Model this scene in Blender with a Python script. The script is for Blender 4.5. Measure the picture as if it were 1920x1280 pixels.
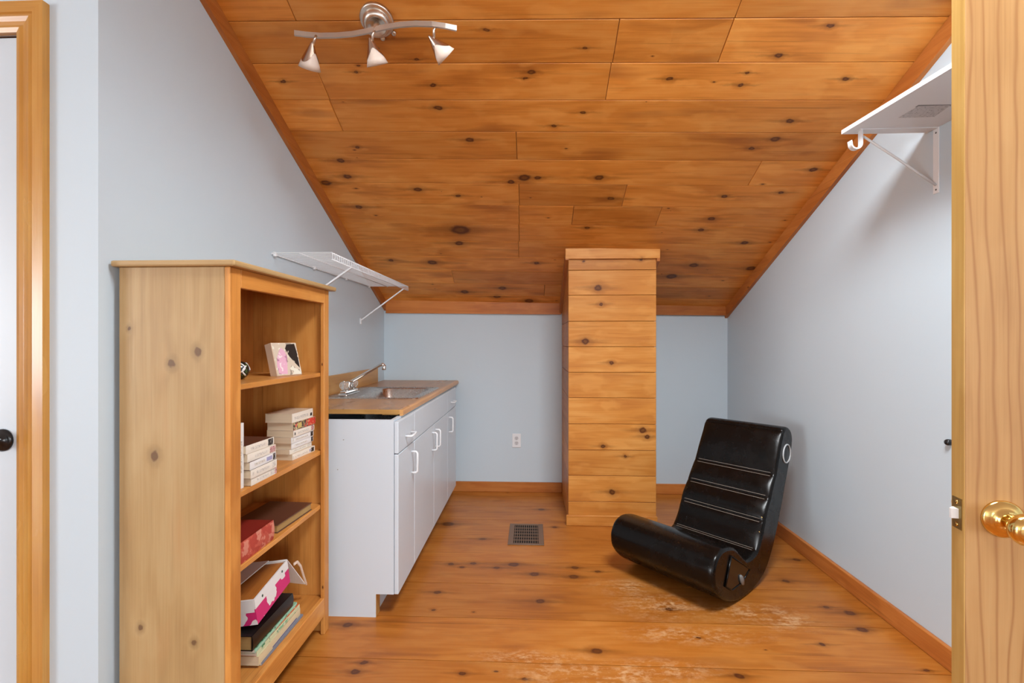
import bpy, bmesh, math, random
from mathutils import Matrix, Vector, Euler
random.seed(7)
SC = bpy.context.scene
COL = SC.collection
for o in list(bpy.data.objects):
    bpy.data.objects.remove(o)

# ------------------------------------------------------------------ camera
FPX, PSI, EYE = 880.0, math.atan(37 / 880), 1.25
cd = bpy.data.cameras.new('camera')
cd.sensor_width = 36.0
cd.lens = FPX / 1920 * 36.0
cd.clip_start = 0.02
cam = bpy.data.objects.new('camera', cd)
cam.location = (0, 0, EYE)
cam.rotation_euler = (math.radians(90), 0, PSI)
COL.objects.link(cam)
SC.camera = cam

# ------------------------------------------------------------------ light, exposure
SC.view_settings.view_transform = 'Standard'
SC.view_settings.look = 'None'
SC.view_settings.gamma = 1.0
SC.view_settings.use_curve_mapping = False
SC.view_settings.exposure = -0.06
W = bpy.data.worlds.new('sky')
SC.world = W
W.use_nodes = True
W.node_tree.nodes['Background'].inputs[0].default_value = (0.75, 0.87, 1.0, 1)
W.node_tree.nodes['Background'].inputs[1].default_value = 1.2


def area_light(name, loc, rot, sx, sy, power, colour):
    l = bpy.data.lights.new(name, 'AREA')
    l.shape = 'RECTANGLE'
    l.size, l.size_y, l.energy, l.color = sx, sy, power, colour
    o = bpy.data.objects.new(name, l)
    o.location = loc
    o.rotation_euler = rot
    COL.objects.link(o)
    return o


# daylight: left and rear windows behind the camera; right and overhead are added fill
area_light('daylight_left_window', (-7.96, -4.7, 1.4), (math.radians(90), 0, math.radians(-90)), 3.0, 1.9, 400, (0.93, 0.97, 1.0))
area_light('added_right_fill', (4.5, -7.46, 1.4), (math.radians(90), 0, 0), 3.6, 1.9, 285, (0.93, 0.97, 1.0))
area_light('daylight_rear_window', (-0.4, -7.46, 1.4), (math.radians(90), 0, 0), 3.6, 1.9, 75, (0.93, 0.97, 1.0))
area_light('added_overhead_fill', (0.56, 0.78, 3.05), (math.radians(28), 0, 0), 1.0, 0.5, 118, (0.93, 0.97, 1.0))


# ------------------------------------------------------------------ pixel rays (to place things at measured depths)
_c, _s = math.cos(PSI), math.sin(PSI)


def ray(px, py):
    u, v = (px - 960) / FPX, (640 - py) / FPX
    return (u * _c - _s, u * _s + _c, v)


def hZ(px, py, Z):
    r = ray(px, py)
    t = (Z - EYE) / r[2]
    return Vector((r[0] * t, r[1] * t, Z))


def hX(px, py, X):
    r = ray(px, py)
    t = X / r[0]
    return Vector((X, r[1] * t, EYE + r[2] * t))


def hY(px, py, Y):
    r = ray(px, py)
    t = Y / r[1]
    return Vector((r[0] * t, Y, EYE + r[2] * t))


# ------------------------------------------------------------------ materials
def nodes_of(name):
    m = bpy.data.materials.new(name)
    m.use_nodes = True
    nt = m.node_tree
    return m, nt, nt.nodes['Principled BSDF']


class NB:
    """small helper to chain shader nodes"""

    def __init__(self, nt):
        self.nt = nt

    def _in(self, sock, v):
        if hasattr(v, 'is_output'):
            self.nt.links.new(v, sock)
        else:
            sock.default_value = v

    def math(self, op, a, b=0.0, c=None, clamp=False):
        n = self.nt.nodes.new('ShaderNodeMath')
        n.operation = op
        n.use_clamp = clamp
        self._in(n.inputs[0], a)
        self._in(n.inputs[1], b)
        if c is not None:
            self._in(n.inputs[2], c)
        return n.outputs[0]

    def vec(self, op, a, b=(0, 0, 0)):
        n = self.nt.nodes.new('ShaderNodeVectorMath')
        n.operation = op
        self._in(n.inputs[0], a)
        self._in(n.inputs[1], b)
        return n.outputs['Value'] if op in ('LENGTH', 'DISTANCE') else n.outputs[0]

    def noise(self, v, scale, detail=3, rough=0.5):
        n = self.nt.nodes.new('ShaderNodeTexNoise')
        n.inputs['Scale'].default_value = scale
        n.inputs['Detail'].default_value = detail
        n.inputs['Roughness'].default_value = rough
        self.nt.links.new(v, n.inputs['Vector'])
        return n.outputs['Fac']

    def ramp(self, f, stops, interp='LINEAR'):
        n = self.nt.nodes.new('ShaderNodeValToRGB')
        n.color_ramp.interpolation = interp
        e = n.color_ramp.elements
        while len(e) < len(stops):
            e.new(0.5)
        for k, (p, c) in enumerate(stops):
            e[k].position = p
            e[k].color = (c[0], c[1], c[2], 1) if isinstance(c, (tuple, list)) else (c, c, c, 1)
        self._in(n.inputs[0], f)
        return n.outputs[0]

    def mix(self, f, a, b, blend='MIX'):
        n = self.nt.nodes.new('ShaderNodeMix')
        n.data_type = 'RGBA'
        n.blend_type = blend
        n.clamp_factor = True
        self._in(n.inputs[0], f)
        for s, v in ((n.inputs[6], a), (n.inputs[7], b)):
            if isinstance(v, tuple) and len(v) == 3:
                v = (*v, 1)
            self._in(s, v)
        return n.outputs[2]

    def maprange(self, v, a, b, c=0.0, d=1.0):
        n = self.nt.nodes.new('ShaderNodeMapRange')
        self._in(n.inputs[0], v)
        for k, q in enumerate((a, b, c, d)):
            n.inputs[k + 1].default_value = q
        return n.outputs[0]


def pine(name, dark, mid, light, rough=0.4, knots=(), pin=0.0, tone_amt=0.35, figure=1.0, patch=0.5, patch_col=None, wear=(), coat=0.0, knot_col=(0.085, 0.017, 0.005), band_w=0.13, tails=True, mottle=0.35, rings_w=0.0):
    """knotty board: UV in metres, u along the grain; attribute 'tone' varies board to board"""
    m, nt, bs = nodes_of(name)
    b = NB(nt)
    uvn = nt.nodes.new('ShaderNodeUVMap')
    uvn.uv_map = 'UVMap'
    at = nt.nodes.new('ShaderNodeAttribute')
    at.attribute_name = 'tone'
    tone = at.outputs['Fac']
    off = nt.nodes.new('ShaderNodeCombineXYZ')
    nt.links.new(b.math('MULTIPLY', tone, 17.3), off.inputs[0])
    nt.links.new(b.math('MULTIPLY', tone, 9.1), off.inputs[1])
    uv = uvn.outputs[0]
    p = b.vec('ADD', uv, off.outputs[0])
    # wobble so that knots are not perfect ellipses
    wob = nt.nodes.new('ShaderNodeTexNoise')
    wob.inputs['Scale'].default_value = 38
    nt.links.new(uv, wob.inputs['Vector'])
    wv = b.vec('MULTIPLY', b.vec('SUBTRACT', wob.outputs['Color'], (0.5, 0.5, 0.5)), (0.020, 0.014, 0))
    uvw = b.vec('ADD', uv, wv)
    dmin = tmin = None
    for (ku, kv, ru, rv) in knots:
        q = b.vec('MULTIPLY', b.vec('SUBTRACT', uvw, (ku, kv, 0)), (1 / ru, 1 / rv, 0))
        d = b.vec('LENGTH', q)
        dmin = d if dmin is None else b.math('MINIMUM', dmin, d)
        if tails and ru > .0125:
            e = b.vec('LENGTH', b.vec('MULTIPLY', q, (0.17, 1.25, 0)))
            tmin = e if tmin is None else b.math('MINIMUM', tmin, e)
    if pin > 0:
        vo = nt.nodes.new('ShaderNodeTexVoronoi')
        vo.voronoi_dimensions = '2D'
        vo.inputs['Scale'].default_value = 1.0
        nt.links.new(b.vec('MULTIPLY', p, (4.2, 9.0, 0)), vo.inputs['Vector'])
        sep = nt.nodes.new('ShaderNodeSeparateColor')
        nt.links.new(vo.outputs['Color'], sep.inputs[0])
        use = b.math('GREATER_THAN', sep.outputs[0], 1.0 - pin)
        dv = b.math('MULTIPLY', vo.outputs['Distance'], 26.0)
        dv = b.math('DIVIDE', dv, b.math('ADD', 0.35, sep.outputs[1]))
        dv = b.math('ADD', dv, b.math('MULTIPLY', b.math('SUBTRACT', 1.0, use), 50.0))
        dmin = dv if dmin is None else b.math('MINIMUM', dmin, dv)
    # grain
    low = b.noise(b.vec('MULTIPLY', p, (0.55, 6.0, 1)), 1.4, 3, 0.5)
    phase = b.math('MULTIPLY', low, 42.0 * figure)
    if dmin is not None:
        phase = b.math('ADD', phase, b.math('MULTIPLY', b.math('POWER', 2.718, b.math('MULTIPLY', dmin, -0.55)), 9.0))
    bands = b.math('ADD', b.math('MULTIPLY', b.math('SINE', phase), 0.5), 0.5)
    fine = b.noise(b.vec('MULTIPLY', p, (4.0, 190.0, 1)), 1.0, 3, 0.6)
    cloud = b.noise(b.vec('MULTIPLY', p, (2.2, 5.0, 1)), 1.0, 3, 0.5)
    f = b.math('ADD', b.math('MULTIPLY', bands, band_w), b.math('ADD', b.math('MULTIPLY', fine, 0.36), b.math('MULTIPLY', cloud, 0.66)))
    col = b.ramp(f, [(0.30, dark), (0.56, mid), (0.82, light)])
    # larger mottled patches (mineral stain)
    pt = b.noise(b.vec('MULTIPLY', p, (1.7, 9.0, 1)), 1.3, 2, 0.5)
    col = b.mix(b.maprange(pt, 0.56, 0.74, 0, patch), col, patch_col or dark)
    if mottle > 0:
        lp = b.noise(b.vec('ADD', b.vec('MULTIPLY', p, (4.5, 9.0, 1)), (3.3, 7.7, 0)), 1.0, 3, 0.45)
        col = b.mix(b.maprange(lp, 0.54, 0.62, 0, mottle), col, tuple(min(1, q * 1.10) for q in light))
        stk = b.noise(b.vec('ADD', b.vec('MULTIPLY', p, (1.1, 46.0, 1)), (9.1, 2.2, 0)), 1.0, 4, 0.6)
        col = b.mix(b.maprange(stk, 0.60, 0.72, 0, mottle * 1.5), col, tuple(q * 0.62 for q in dark))
    if tmin is not None:
        tn_ = b.math('MULTIPLY', b.maprange(tmin, 0.25, 1.05, 0.75, 0.0), b.maprange(fine, 0.35, 0.65, 0.35, 1.0))
        col = b.mix(tn_, col, tuple(q * 0.5 for q in dark))
    if rings_w > 0:
        wn = b.noise(b.vec('MULTIPLY', uv, (0.9, 5.0, 1)), 1.0, 3, 0.5)
        sp = nt.nodes.new('ShaderNodeSeparateXYZ')
        nt.links.new(uv, sp.inputs[0])
        ph = b.math('ADD', b.math('MULTIPLY', sp.outputs[1], 290.0), b.math('MULTIPLY', wn, 30.0))
        ln = b.math('POWER', b.math('ADD', 0.5, b.math('MULTIPLY', b.math('SINE', ph), 0.5)), 9.0)
        col = b.mix(b.math('MULTIPLY', ln, rings_w), col, tuple(q * w_ for q, w_ in zip(dark, (0.88, 0.76, 0.70))))
    # board to board tone
    rnd = nt.nodes.new('ShaderNodeTexWhiteNoise')
    rnd.noise_dimensions = '1D'
    nt.links.new(tone, rnd.inputs['W'])
    col = b.mix(1.0, col, b.ramp(rnd.outputs['Value'], [(0.0, (1 - tone_amt, 1 - tone_amt * 1.15, 1 - tone_amt * 1.3)), (1.0, (1.0 + tone_amt * .35,) * 3)]), 'MULTIPLY')
    if dmin is not None:
        halo = b.maprange(dmin, 0.8, 2.2, 0.45, 0.0)
        col = b.mix(halo, col, tuple(q * 0.55 for q in dark))
        core = b.maprange(dmin, 0.62, 0.95, 1.0, 0.0)
        rings = b.math('ADD', 0.5, b.math('MULTIPLY', b.math('SINE', b.math('MULTIPLY', dmin, 9.0)), 0.3))
        kc = b.mix(b.math('MULTIPLY', rings, 0.75), knot_col, tuple(q * 0.36 for q in mid))
        col = b.mix(core, col, kc)
    rg = b.math('ADD', rough - 0.06, b.math('MULTIPLY', cloud, 0.14))
    if wear:
        wmin = None
        for (ku, kv, ru, rv) in wear:
            q = b.vec('MULTIPLY', b.vec('SUBTRACT', uv, (ku, kv, 0)), (1 / ru, 1 / rv, 0))
            d = b.vec('LENGTH', q)
            wmin = d if wmin is None else b.math('MINIMUM', wmin, d)
        zone = b.maprange(wmin, 0.15, 1.0, 1.0, 0.0)
        sc1 = b.noise(b.vec('MULTIPLY', uv, (34, 60, 1)), 1.0, 5, 0.72)
        sc2 = b.noise(b.vec('MULTIPLY', uv, (9, 14, 1)), 1.0, 3, 0.6)
        msk = b.math('MULTIPLY', zone, b.maprange(b.math('ADD', b.math('MULTIPLY', sc1, 0.7), b.math('MULTIPLY', sc2, 0.5)), 0.57, 0.76, 0.0, 0.7))
        col = b.mix(msk, col, (0.74, 0.50, 0.27))
        rg = b.math('ADD', rg, b.math('MULTIPLY', msk, 0.35))
    nt.links.new(col, bs.inputs['Base Color'])
    nt.links.new(rg, bs.inputs['Roughness'])
    bs.inputs['Specular IOR Level'].default_value = 0.3
    bs.inputs['Coat Weight'].default_value = coat
    bs.inputs['Coat Roughness'].default_value = 0.25
    bmp = nt.nodes.new('ShaderNodeBump')
    bmp.inputs['Strength'].default_value = 0.12
    bmp.inputs['Distance'].default_value = 0.002
    nt.links.new(fine, bmp.inputs['Height'])
    nt.links.new(bmp.outputs[0], bs.inputs['Normal'])
    return m


def paint(name, col, rough=0.6, var=0.03, bump=0.04, scale=60):
    m, nt, bs = nodes_of(name)
    b = NB(nt)
    tc = nt.nodes.new('ShaderNodeTexCoord')
    n1 = b.noise(tc.outputs['Object'], 2.3, 3)
    n2 = b.noise(tc.outputs['Object'], scale, 3)
    c = b.mix(n1, tuple(q * (1 - var) for q in col), tuple(min(1, q * (1 + var)) for q in col))
    nt.links.new(c, bs.inputs['Base Color'])
    bs.inputs['Roughness'].default_value = rough
    bmp = nt.nodes.new('ShaderNodeBump')
    bmp.inputs['Strength'].default_value = bump
    bmp.inputs['Distance'].default_value = 0.003
    nt.links.new(n2, bmp.inputs['Height'])
    nt.links.new(bmp.outputs[0], bs.inputs['Normal'])
    return m


def metal(name, col, rough=0.3):
    m, nt, bs = nodes_of(name)
    b = NB(nt)
    tc = nt.nodes.new('ShaderNodeTexCoord')
    n = b.noise(tc.outputs['Object'], 120, 2)
    nt.links.new(b.math('ADD', rough - 0.04, b.math('MULTIPLY', n, 0.08)), bs.inputs['Roughness'])
    bs.inputs['Base Color'].default_value = (*col, 1)
    bs.inputs['Metallic'].default_value = 1.0
    return m


def leather(name, col):
    m, nt, bs = nodes_of(name)
    b = NB(nt)
    tc = nt.nodes.new('ShaderNodeTexCoord')
    n = b.noise(tc.outputs['Object'], 14, 4, 0.6)
    n2 = b.noise(tc.outputs['Object'], 240, 2)
    nt.links.new(b.mix(n, tuple(q * .7 for q in col), tuple(q * 1.5 for q in col)), bs.inputs['Base Color'])
    nt.links.new(b.maprange(n, 0.3, 0.75, 0.20, 0.33), bs.inputs['Roughness'])
    bs.inputs['Specular IOR Level'].default_value = 0.27
    h = b.math('ADD', b.math('MULTIPLY', n, 1.0), b.math('MULTIPLY', n2, 0.12))
    bmp = nt.nodes.new('ShaderNodeBump')
    bmp.inputs['Strength'].default_value = 0.12
    bmp.inputs['Distance'].default_value = 0.005
    nt.links.new(h, bmp.inputs['Height'])
    nt.links.new(bmp.outputs[0], bs.inputs['Normal'])
    return m


def paper_edge(name, col, lines=900):
    """page block: fine layered lines along local Z"""
    m, nt, bs = nodes_of(name)
    b = NB(nt)
    tc = nt.nodes.new('ShaderNodeTexCoord')
    n = b.noise(b.vec('MULTIPLY', tc.outputs['Object'], (6, 6, lines)), 1.0, 2)
    nt.links.new(b.mix(n, tuple(q * .78 for q in col), col), bs.inputs['Base Color'])
    bs.inputs['Roughness'].default_value = 0.8
    return m


def print_cover(name, base, inks, scale, thr=0.55, rough=0.4, zscale=1.0):
    """printed cover: blotches of ink over a base colour"""
    m, nt, bs = nodes_of(name)
    b = NB(nt)
    tc = nt.nodes.new('ShaderNodeTexCoord')
    c = base
    for k, ink in enumerate(inks):
        v = b.vec('ADD', b.vec('MULTIPLY', tc.outputs['Object'], (1, 1, zscale)), (k * 3.1 + 0.4, k * 1.7, k * 2.3))
        f = b.noise(v, scale, 2)
        c = b.mix(b.maprange(f, thr, thr + 0.03), c, ink)
    if isinstance(c, tuple):
        bs.inputs['Base Color'].default_value = (*c, 1)
    else:
        nt.links.new(c, bs.inputs['Base Color'])
    bs.inputs['Roughness'].default_value = rough
    return m


# ------------------------------------------------------------------ mesh helpers
class MB:
    def __init__(self):
        self.bm = bmesh.new()
        self.tl = self.bm.verts.layers.float.new('tone')

    def _tone(self, vs, t):
        for v in vs:
            v[self.tl] = t

    def box(self, x0, x1, y0, y1, z0, z1, bevel=0.0, tone=0.0, M=None, seg=1):
        r = bmesh.ops.create_cube(self.bm, size=1.0)
        vs = r['verts']
        for v in vs:
            v.co = Vector(((x0 + x1) / 2 + v.co.x * (x1 - x0), (y0 + y1) / 2 + v.co.y * (y1 - y0), (z0 + z1) / 2 + v.co.z * (z1 - z0)))
        if bevel > 0:
            es = list({e for v in vs for e in v.link_edges})
            rb = bmesh.ops.bevel(self.bm, geom=es, offset=bevel, segments=seg, profile=0.5, affect='EDGES')
            vs = list({v for f in rb['faces'] for v in f.verts} | {v for v in vs if v.is_valid})
        if M is not None:
            bmesh.ops.transform(self.bm, matrix=M, verts=vs)
        self._tone(vs, tone)
        return self

    def prism(self, pts, axis, a, b_, tone=0.0, M=None):
        """polygon pts (2D) extruded along axis from a to b_"""
        def mk(p, q):
            if axis == 'x':
                return Vector((q, p[0], p[1]))
            if axis == 'y':
                return Vector((p[0], q, p[1]))
            return Vector((p[0], p[1], q))
        A = [self.bm.verts.new(mk(p, a)) for p in pts]
        B = [self.bm.verts.new(mk(p, b_)) for p in pts]
        n = len(pts)
        self.bm.faces.new(A)
        self.bm.faces.new(list(reversed(B)))
        for i in range(n):
            self.bm.faces.new((A[i], B[i], B[(i + 1) % n], A[(i + 1) % n]))
        if M is not None:
            bmesh.ops.transform(self.bm, matrix=M, verts=A + B)
        self._tone(A + B, tone)
        return self

    def hexa(self, c8, tone=0.0):
        """8 corners: bottom four then top four"""
        v = [self.bm.verts.new(Vector(c)) for c in c8]
        for f in ((0, 3, 2, 1), (4, 5, 6, 7), (0, 1, 5, 4), (1, 2, 6, 5), (2, 3, 7, 6), (3, 0, 4, 7)):
            self.bm.faces.new([v[i] for i in f])
        self._tone(v, tone)
        return self

    def tube(self, pts, r, n=10, cap=True):
        pts = [Vector(p) for p in pts]
        rs = r if isinstance(r, (list, tuple)) else [r] * len(pts)
        rings = []
        up = None
        for i, p in enumerate(pts):
            if i == 0:
                d = pts[1] - p
            elif i == len(pts) - 1:
                d = p - pts[i - 1]
            else:
                d = (pts[i + 1] - p).normalized() + (p - pts[i - 1]).normalized()
            d.normalize()
            if up is None:
                up = Vector((0, 0, 1)) if abs(d.z) < 0.9 else Vector((1, 0, 0))
            a = d.cross(up)
            a.normalize()
            up = a.cross(d)
            up.normalize()
            rings.append([self.bm.verts.new(p + rs[i] * (a * math.cos(2 * math.pi * k / n) + up * math.sin(2 * math.pi * k / n))) for k in range(n)])
        for i in range(len(rings) - 1):
            for k in range(n):
                f = self.bm.faces.new((rings[i][k], rings[i][(k + 1) % n], rings[i + 1][(k + 1) % n], rings[i + 1][k]))
                f.smooth = True
        if cap:
            self.bm.faces.new(rings[0])
            self.bm.faces.new(list(reversed(rings[-1])))
        return self

    def lathe(self, prof, M=None, n=28, cap=True):
        """profile (r, z) about local Z"""
        rings, allv = [], []
        for (r, z) in prof:
            ring = [self.bm.verts.new(Vector((r * math.cos(2 * math.pi * k / n), r * math.sin(2 * math.pi * k / n), z))) for k in range(n)]
            rings.append(ring)
            allv += ring
        for i in range(len(rings) - 1):
            for k in range(n):
                f = self.bm.faces.new((rings[i][k], rings[i][(k + 1) % n], rings[i + 1][(k + 1) % n], rings[i + 1][k]))
                f.smooth = True
        if cap:
            self.bm.faces.new(list(reversed(rings[0])))
            self.bm.faces.new(rings[-1])
        if M is not None:
            bmesh.ops.transform(self.bm, matrix=M, verts=allv)
        return self

    def ribbon(self, pts, w, h, side=None):
        """flat bar swept along pts (horizontal curve): w sideways, h vertical"""
        pts = [Vector(p) for p in pts]
        rings = []
        for i, p in enumerate(pts):
            d = pts[min(i + 1, len(pts) - 1)] - pts[max(i - 1, 0)]
            d.normalize()
            s = Vector(side) if side else d.cross(Vector((0, 0, 1))).normalized()
            u = s.cross(d)
            rings.append([self.bm.verts.new(p + s * a * w / 2 + u * c * h / 2) for a, c in ((-1, -1), (1, -1), (1, 1), (-1, 1))])
        for i in range(len(rings) - 1):
            for k in range(4):
                self.bm.faces.new((rings[i][k], rings[i][(k + 1) % 4], rings[i + 1][(k + 1) % 4], rings[i + 1][k]))
        self.bm.faces.new(rings[0])
        self.bm.faces.new(list(reversed(rings[-1])))
        return self


def finish(name, mb, mat, parent=None, grain=0, M=None, smooth=False, loc=None):
    """links ONE mesh object. Geometry is given in world space (or local, then M); stored relative to parent / loc."""
    bm = mb.bm
    bmesh.ops.recalc_face_normals(bm, faces=bm.faces)
    uvl = bm.loops.layers.uv.new('UVMap')
    for f in bm.faces:
        n = f.normal
        ax = max(range(3), key=lambda k: abs(n[k]))
        others = [k for k in range(3) if k != ax]
        if grain in others:
            u = grain
            v = [k for k in others if k != grain][0]
        else:
            u, v = others
        for l in f.loops:
            l[uvl].uv = (l.vert.co[u], l.vert.co[v])
        if smooth:
            f.smooth = True
    if M is not None:
        bm.transform(M)
    base = None
    if parent is not None:
        base = parent.matrix_basis.copy()
        pp_ = parent.parent
        while pp_ is not None:
            base = pp_.matrix_basis @ base
            pp_ = pp_.parent
    elif loc is not None:
        base = Matrix.Translation(Vector(loc))
    if base is not None:
        bm.transform(base.inverted())
    me = bpy.data.meshes.new(name)
    bm.to_mesh(me)
    bm.free()
    me.materials.append(mat)
    o = bpy.data.objects.new(name, me)
    COL.objects.link(o)
    if parent is not None:
        o.parent = parent
    elif loc is not None:
        o.location = loc
    return o




def local(name, mb, mat, parent, grain=0, smooth=False):
    """geometry already in the parent's local space"""
    o = finish(name, mb, mat, None, grain, None, smooth)
    o.parent = parent
    return o


def tag(o, label, cat, group=None):
    o['label'] = label
    o['category'] = cat
    if group:
        o['group'] = group
    return o


def thing(name, label, cat, loc=(0, 0, 0), rot=(0, 0, 0), group=None):
    o = bpy.data.objects.new(name, None)
    o.empty_display_size = 0.05
    o.location = loc
    o.rotation_euler = rot
    COL.objects.link(o)
    o.matrix_basis = Matrix.LocRotScale(Vector(loc), Euler(rot), None)
    return tag(o, label, cat, group)


def struct(o, label=None, cat=None):
    o['kind'] = 'structure'
    if label:
        o['label'] = label
        o['category'] = cat or 'room'
    return o


# ------------------------------------------------------------------ room measures
XL, XR, YB, YF = -1.243, 1.6, 3.91, 1.296       # left wall, right wall, back wall, wall with the white door
XW, XE, YR, ZC = -8.0, 7.0, -7.5, 2.74                   # far left wall, rear wall, flat ceiling
S, T = 0.462, 0.022                             # ceiling slope, slight sideways lean
K = math.sqrt(1 + S * S)


def zc(X, Y):
    return 2.552 - S * (Y - 1.823) - T * (X + 1.223)


def ceil_hit(px, py):
    r = ray(px, py)
    t = (2.552 + S * 1.823 - T * 1.223 - EYE) / (r[2] + S * r[1] + T * r[0])
    return r[0] * t, r[1] * t


YTOP = 1.45

# ------------------------------------------------------------------ material set
wall_m = paint('wall_paint_blue_grey', (0.575, 0.675, 0.742), 0.55, 0.02)
white_ceiling_m = paint('ceiling_paint_white', (0.8, 0.8, 0.8), 0.7)
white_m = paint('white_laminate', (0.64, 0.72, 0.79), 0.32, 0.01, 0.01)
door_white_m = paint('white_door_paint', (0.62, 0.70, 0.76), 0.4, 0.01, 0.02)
plastic_white_m = paint('white_plastic', (0.82, 0.84, 0.86), 0.3, 0.0, 0.0)
wire_m = paint('white_vinyl_wire', (0.80, 0.83, 0.86), 0.35, 0.0, 0.0)
groove_m = paint('board_gap_brown', (0.06, 0.022, 0.008), 0.9)
dark_m = paint('dark_gap', (0.01, 0.008, 0.006), 0.9)

CK = [(912, 56, 7), (668, 135, 5), (812, 160, 8), (996, 135, 9), (985, 147, 5), (821, 202, 9), (881, 262, 9), (1038, 236, 6), (1093, 211, 6),
      (639, 301, 9), (651, 331, 9), (611, 343, 12), (983, 333, 14), (958, 341, 8), (783, 355, 9), (859, 367, 6), (673, 388, 8), (863, 431, 22),
      (531, 153, 6), (781, 111, 6), (861, 456, 10), (670, 276, 5), (1097, 90, 6), (1460, 104, 9), (1557, 48, 8), (1255, 148, 7), (1389, 159, 7),
      (1586, 148, 7), (1401, 137, 5), (1481, 227, 9), (1453, 261, 10), (1409, 278, 6), (1123, 333, 10), (1008, 333, 8), (1145, 372, 8),
      (1358, 368, 7), (1464, 361, 6), (1525, 318, 8), (1334, 410, 8), (1101, 427, 6), (1314, 431, 7), (1396, 455, 8), (1301, 497, 10),
      (1408, 503, 10), (1259, 518, 12), (1006, 493, 6), (811, 492, 11), (942, 540, 9), (871, 547, 9), (932, 556, 8), (992, 564, 10), (733, 488, 6)]
ck = []
for px, py, r in CK:
    X, Y = ceil_hit(px, py)
    sc = Y / FPX
    sy = 1.0 + (py / 560) * 0.5
    ck.append((X, Y * K, r * sc * 1.1, r * sc * 0.55 * sy))
ceil_pine = pine('ceiling_knotty_pine', (0.52, 0.175, 0.023), (0.74, 0.285, 0.048), (0.84, 0.395, 0.095), 0.38, ck, 0.10, 0.30, 1.0, 0.55, (0.30, 0.085, 0.016))

FK = [(846, 1057, 8), (866, 1063, 5), (887, 1056, 8), (931, 1064, 8), (963, 1058, 13), (1002, 1076, 12), (1078, 1064, 9), (1076, 1081, 12), (1121, 1071, 7),
      (820, 1110, 9), (1013, 1127, 12), (812, 1143, 5), (652, 1171, 12), (682, 1242, 9), (666, 1259, 11), (867, 1262, 8), (1118, 1220, 14),
      (888, 1147, 3), (840, 982, 15), (905, 1010, 8), (984, 1273, 7), (1015, 955, 8), (1040, 988, 6), (1593, 1149, 12), (1616, 1180, 13),
      (1542, 1208, 7), (1474, 1089, 8), (1494, 1049, 9), (1386, 1267, 11), (1738, 1257, 6), (1549, 1138, 7), (1255, 1142, 8), (1310, 1195, 5)]
fk = []
for px, py, r in FK:
    q = hZ(px, py, 0)
    sc = q.y / FPX
    fk.append((q.x, q.y, r * sc, r * sc * 0.75))
wz = []
for px, py, ru, rv in ((1130, 1265, .45, .10), (1000, 1235, .3, .07), (1240, 1135, .30, .16), (1180, 1100, .25, .10), (1420, 1150, .3, .12), (1300, 1190, .4, .08), (1240, 1255, .3, .08), (1480, 1165, .2, .1)):
    q = hZ(px, py, 0)
    wz.append((q.x, q.y, ru, rv))
floor_pine = pine('floor_wide_pine', (0.31, 0.092, 0.011), (0.43, 0.142, 0.019), (0.50, 0.20, 0.040), 0.33, fk, 0.05, 0.18, 1.2, 0.5, (0.24, 0.07, 0.015), wz, 0.06)

HK = [(1122, 539, 9), (1098, 640, 9), (1147, 680, 5), (1206, 807, 8), (1214, 819, 6), (1131, 837, 5), (1173, 856, 4), (1148, 923, 7), (1127, 570, 5), (1203, 486, 4), (1094, 489, 3)]
hk = []
for px, py, r in HK:
    q = hY(px, py, 3.205)
    hk.append((q.x, q.z, r * q.y / FPX, r * q.y / FPX * .85))
chim_pine = pine('chimney_pine_cladding', (0.48, 0.165, 0.028), (0.63, 0.255, 0.048), (0.74, 0.36, 0.095), 0.38, hk, 0.0, 0.14, 1.0, 0.4, (0.42, 0.14, 0.03))
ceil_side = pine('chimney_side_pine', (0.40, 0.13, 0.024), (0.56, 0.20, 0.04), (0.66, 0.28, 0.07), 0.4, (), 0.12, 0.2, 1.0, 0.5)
trim_pine = pine('pine_trim', (0.34, 0.095, 0.018), (0.50, 0.165, 0.034), (0.60, 0.23, 0.055), 0.38, (), 0.05, 0.2, 0.8, 0.3)
casing_pine = pine('door_casing_pine', (0.42, 0.18, 0.032), (0.55, 0.26, 0.05), (0.62, 0.35, 0.09), 0.25, (), 0.0, 0.1, 0.6, 0.2, None, (), 0.35, (.07, .018, .006), .13, False, 0.0)
SK = [(322, 681, 8), (370, 660, 8), (290, 855, 9), (243, 615, 4), (263, 1176, 6), (364, 1203, 6)]
sk = []
for px, py, r in SK:
    q = hY(px, py, 1.34)
    sk.append((q.z, q.x, r * q.y / FPX * 1.3, r * q.y / FPX))
case_side = pine('bookcase_side_pine', (0.37, 0.225, 0.095), (0.45, 0.295, 0.13), (0.51, 0.36, 0.18), 0.42, sk, 0.0, 0.0, 0.8, 0.35, (0.52, 0.27, 0.11), (), 0.0, (0.18, 0.09, 0.045), 0.13, False, 0.15)
case_pine = pine('bookcase_pine', (0.42, 0.155, 0.03), (0.60, 0.25, 0.055), (0.70, 0.34, 0.09), 0.36, (), 0.04, 0.12, 0.8, 0.3)
case_back = pine('bookcase_back_boards', (0.34, 0.11, 0.02), (0.48, 0.175, 0.034), (0.58, 0.24, 0.055), 0.4, (), 0.1, 0.3, 1.0, 0.4)
door_pine = pine('door_fir', (0.34, 0.165, 0.055), (0.47, 0.262, 0.098), (0.53, 0.32, 0.135), 0.5, (), 0.0, 0.0, 0.75, 0.25, (0.42, 0.21, 0.08), (), 0.0, (0.05, .02, .01), 0.10, False, 0.15, 0.6)
edge_pine = pine('door_edge_fir', (0.40, 0.22, 0.055), (0.52, 0.31, 0.085), (0.62, 0.40, 0.14), 0.45, (), 0.05, 0.0, 1.4, 0.3)
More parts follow.
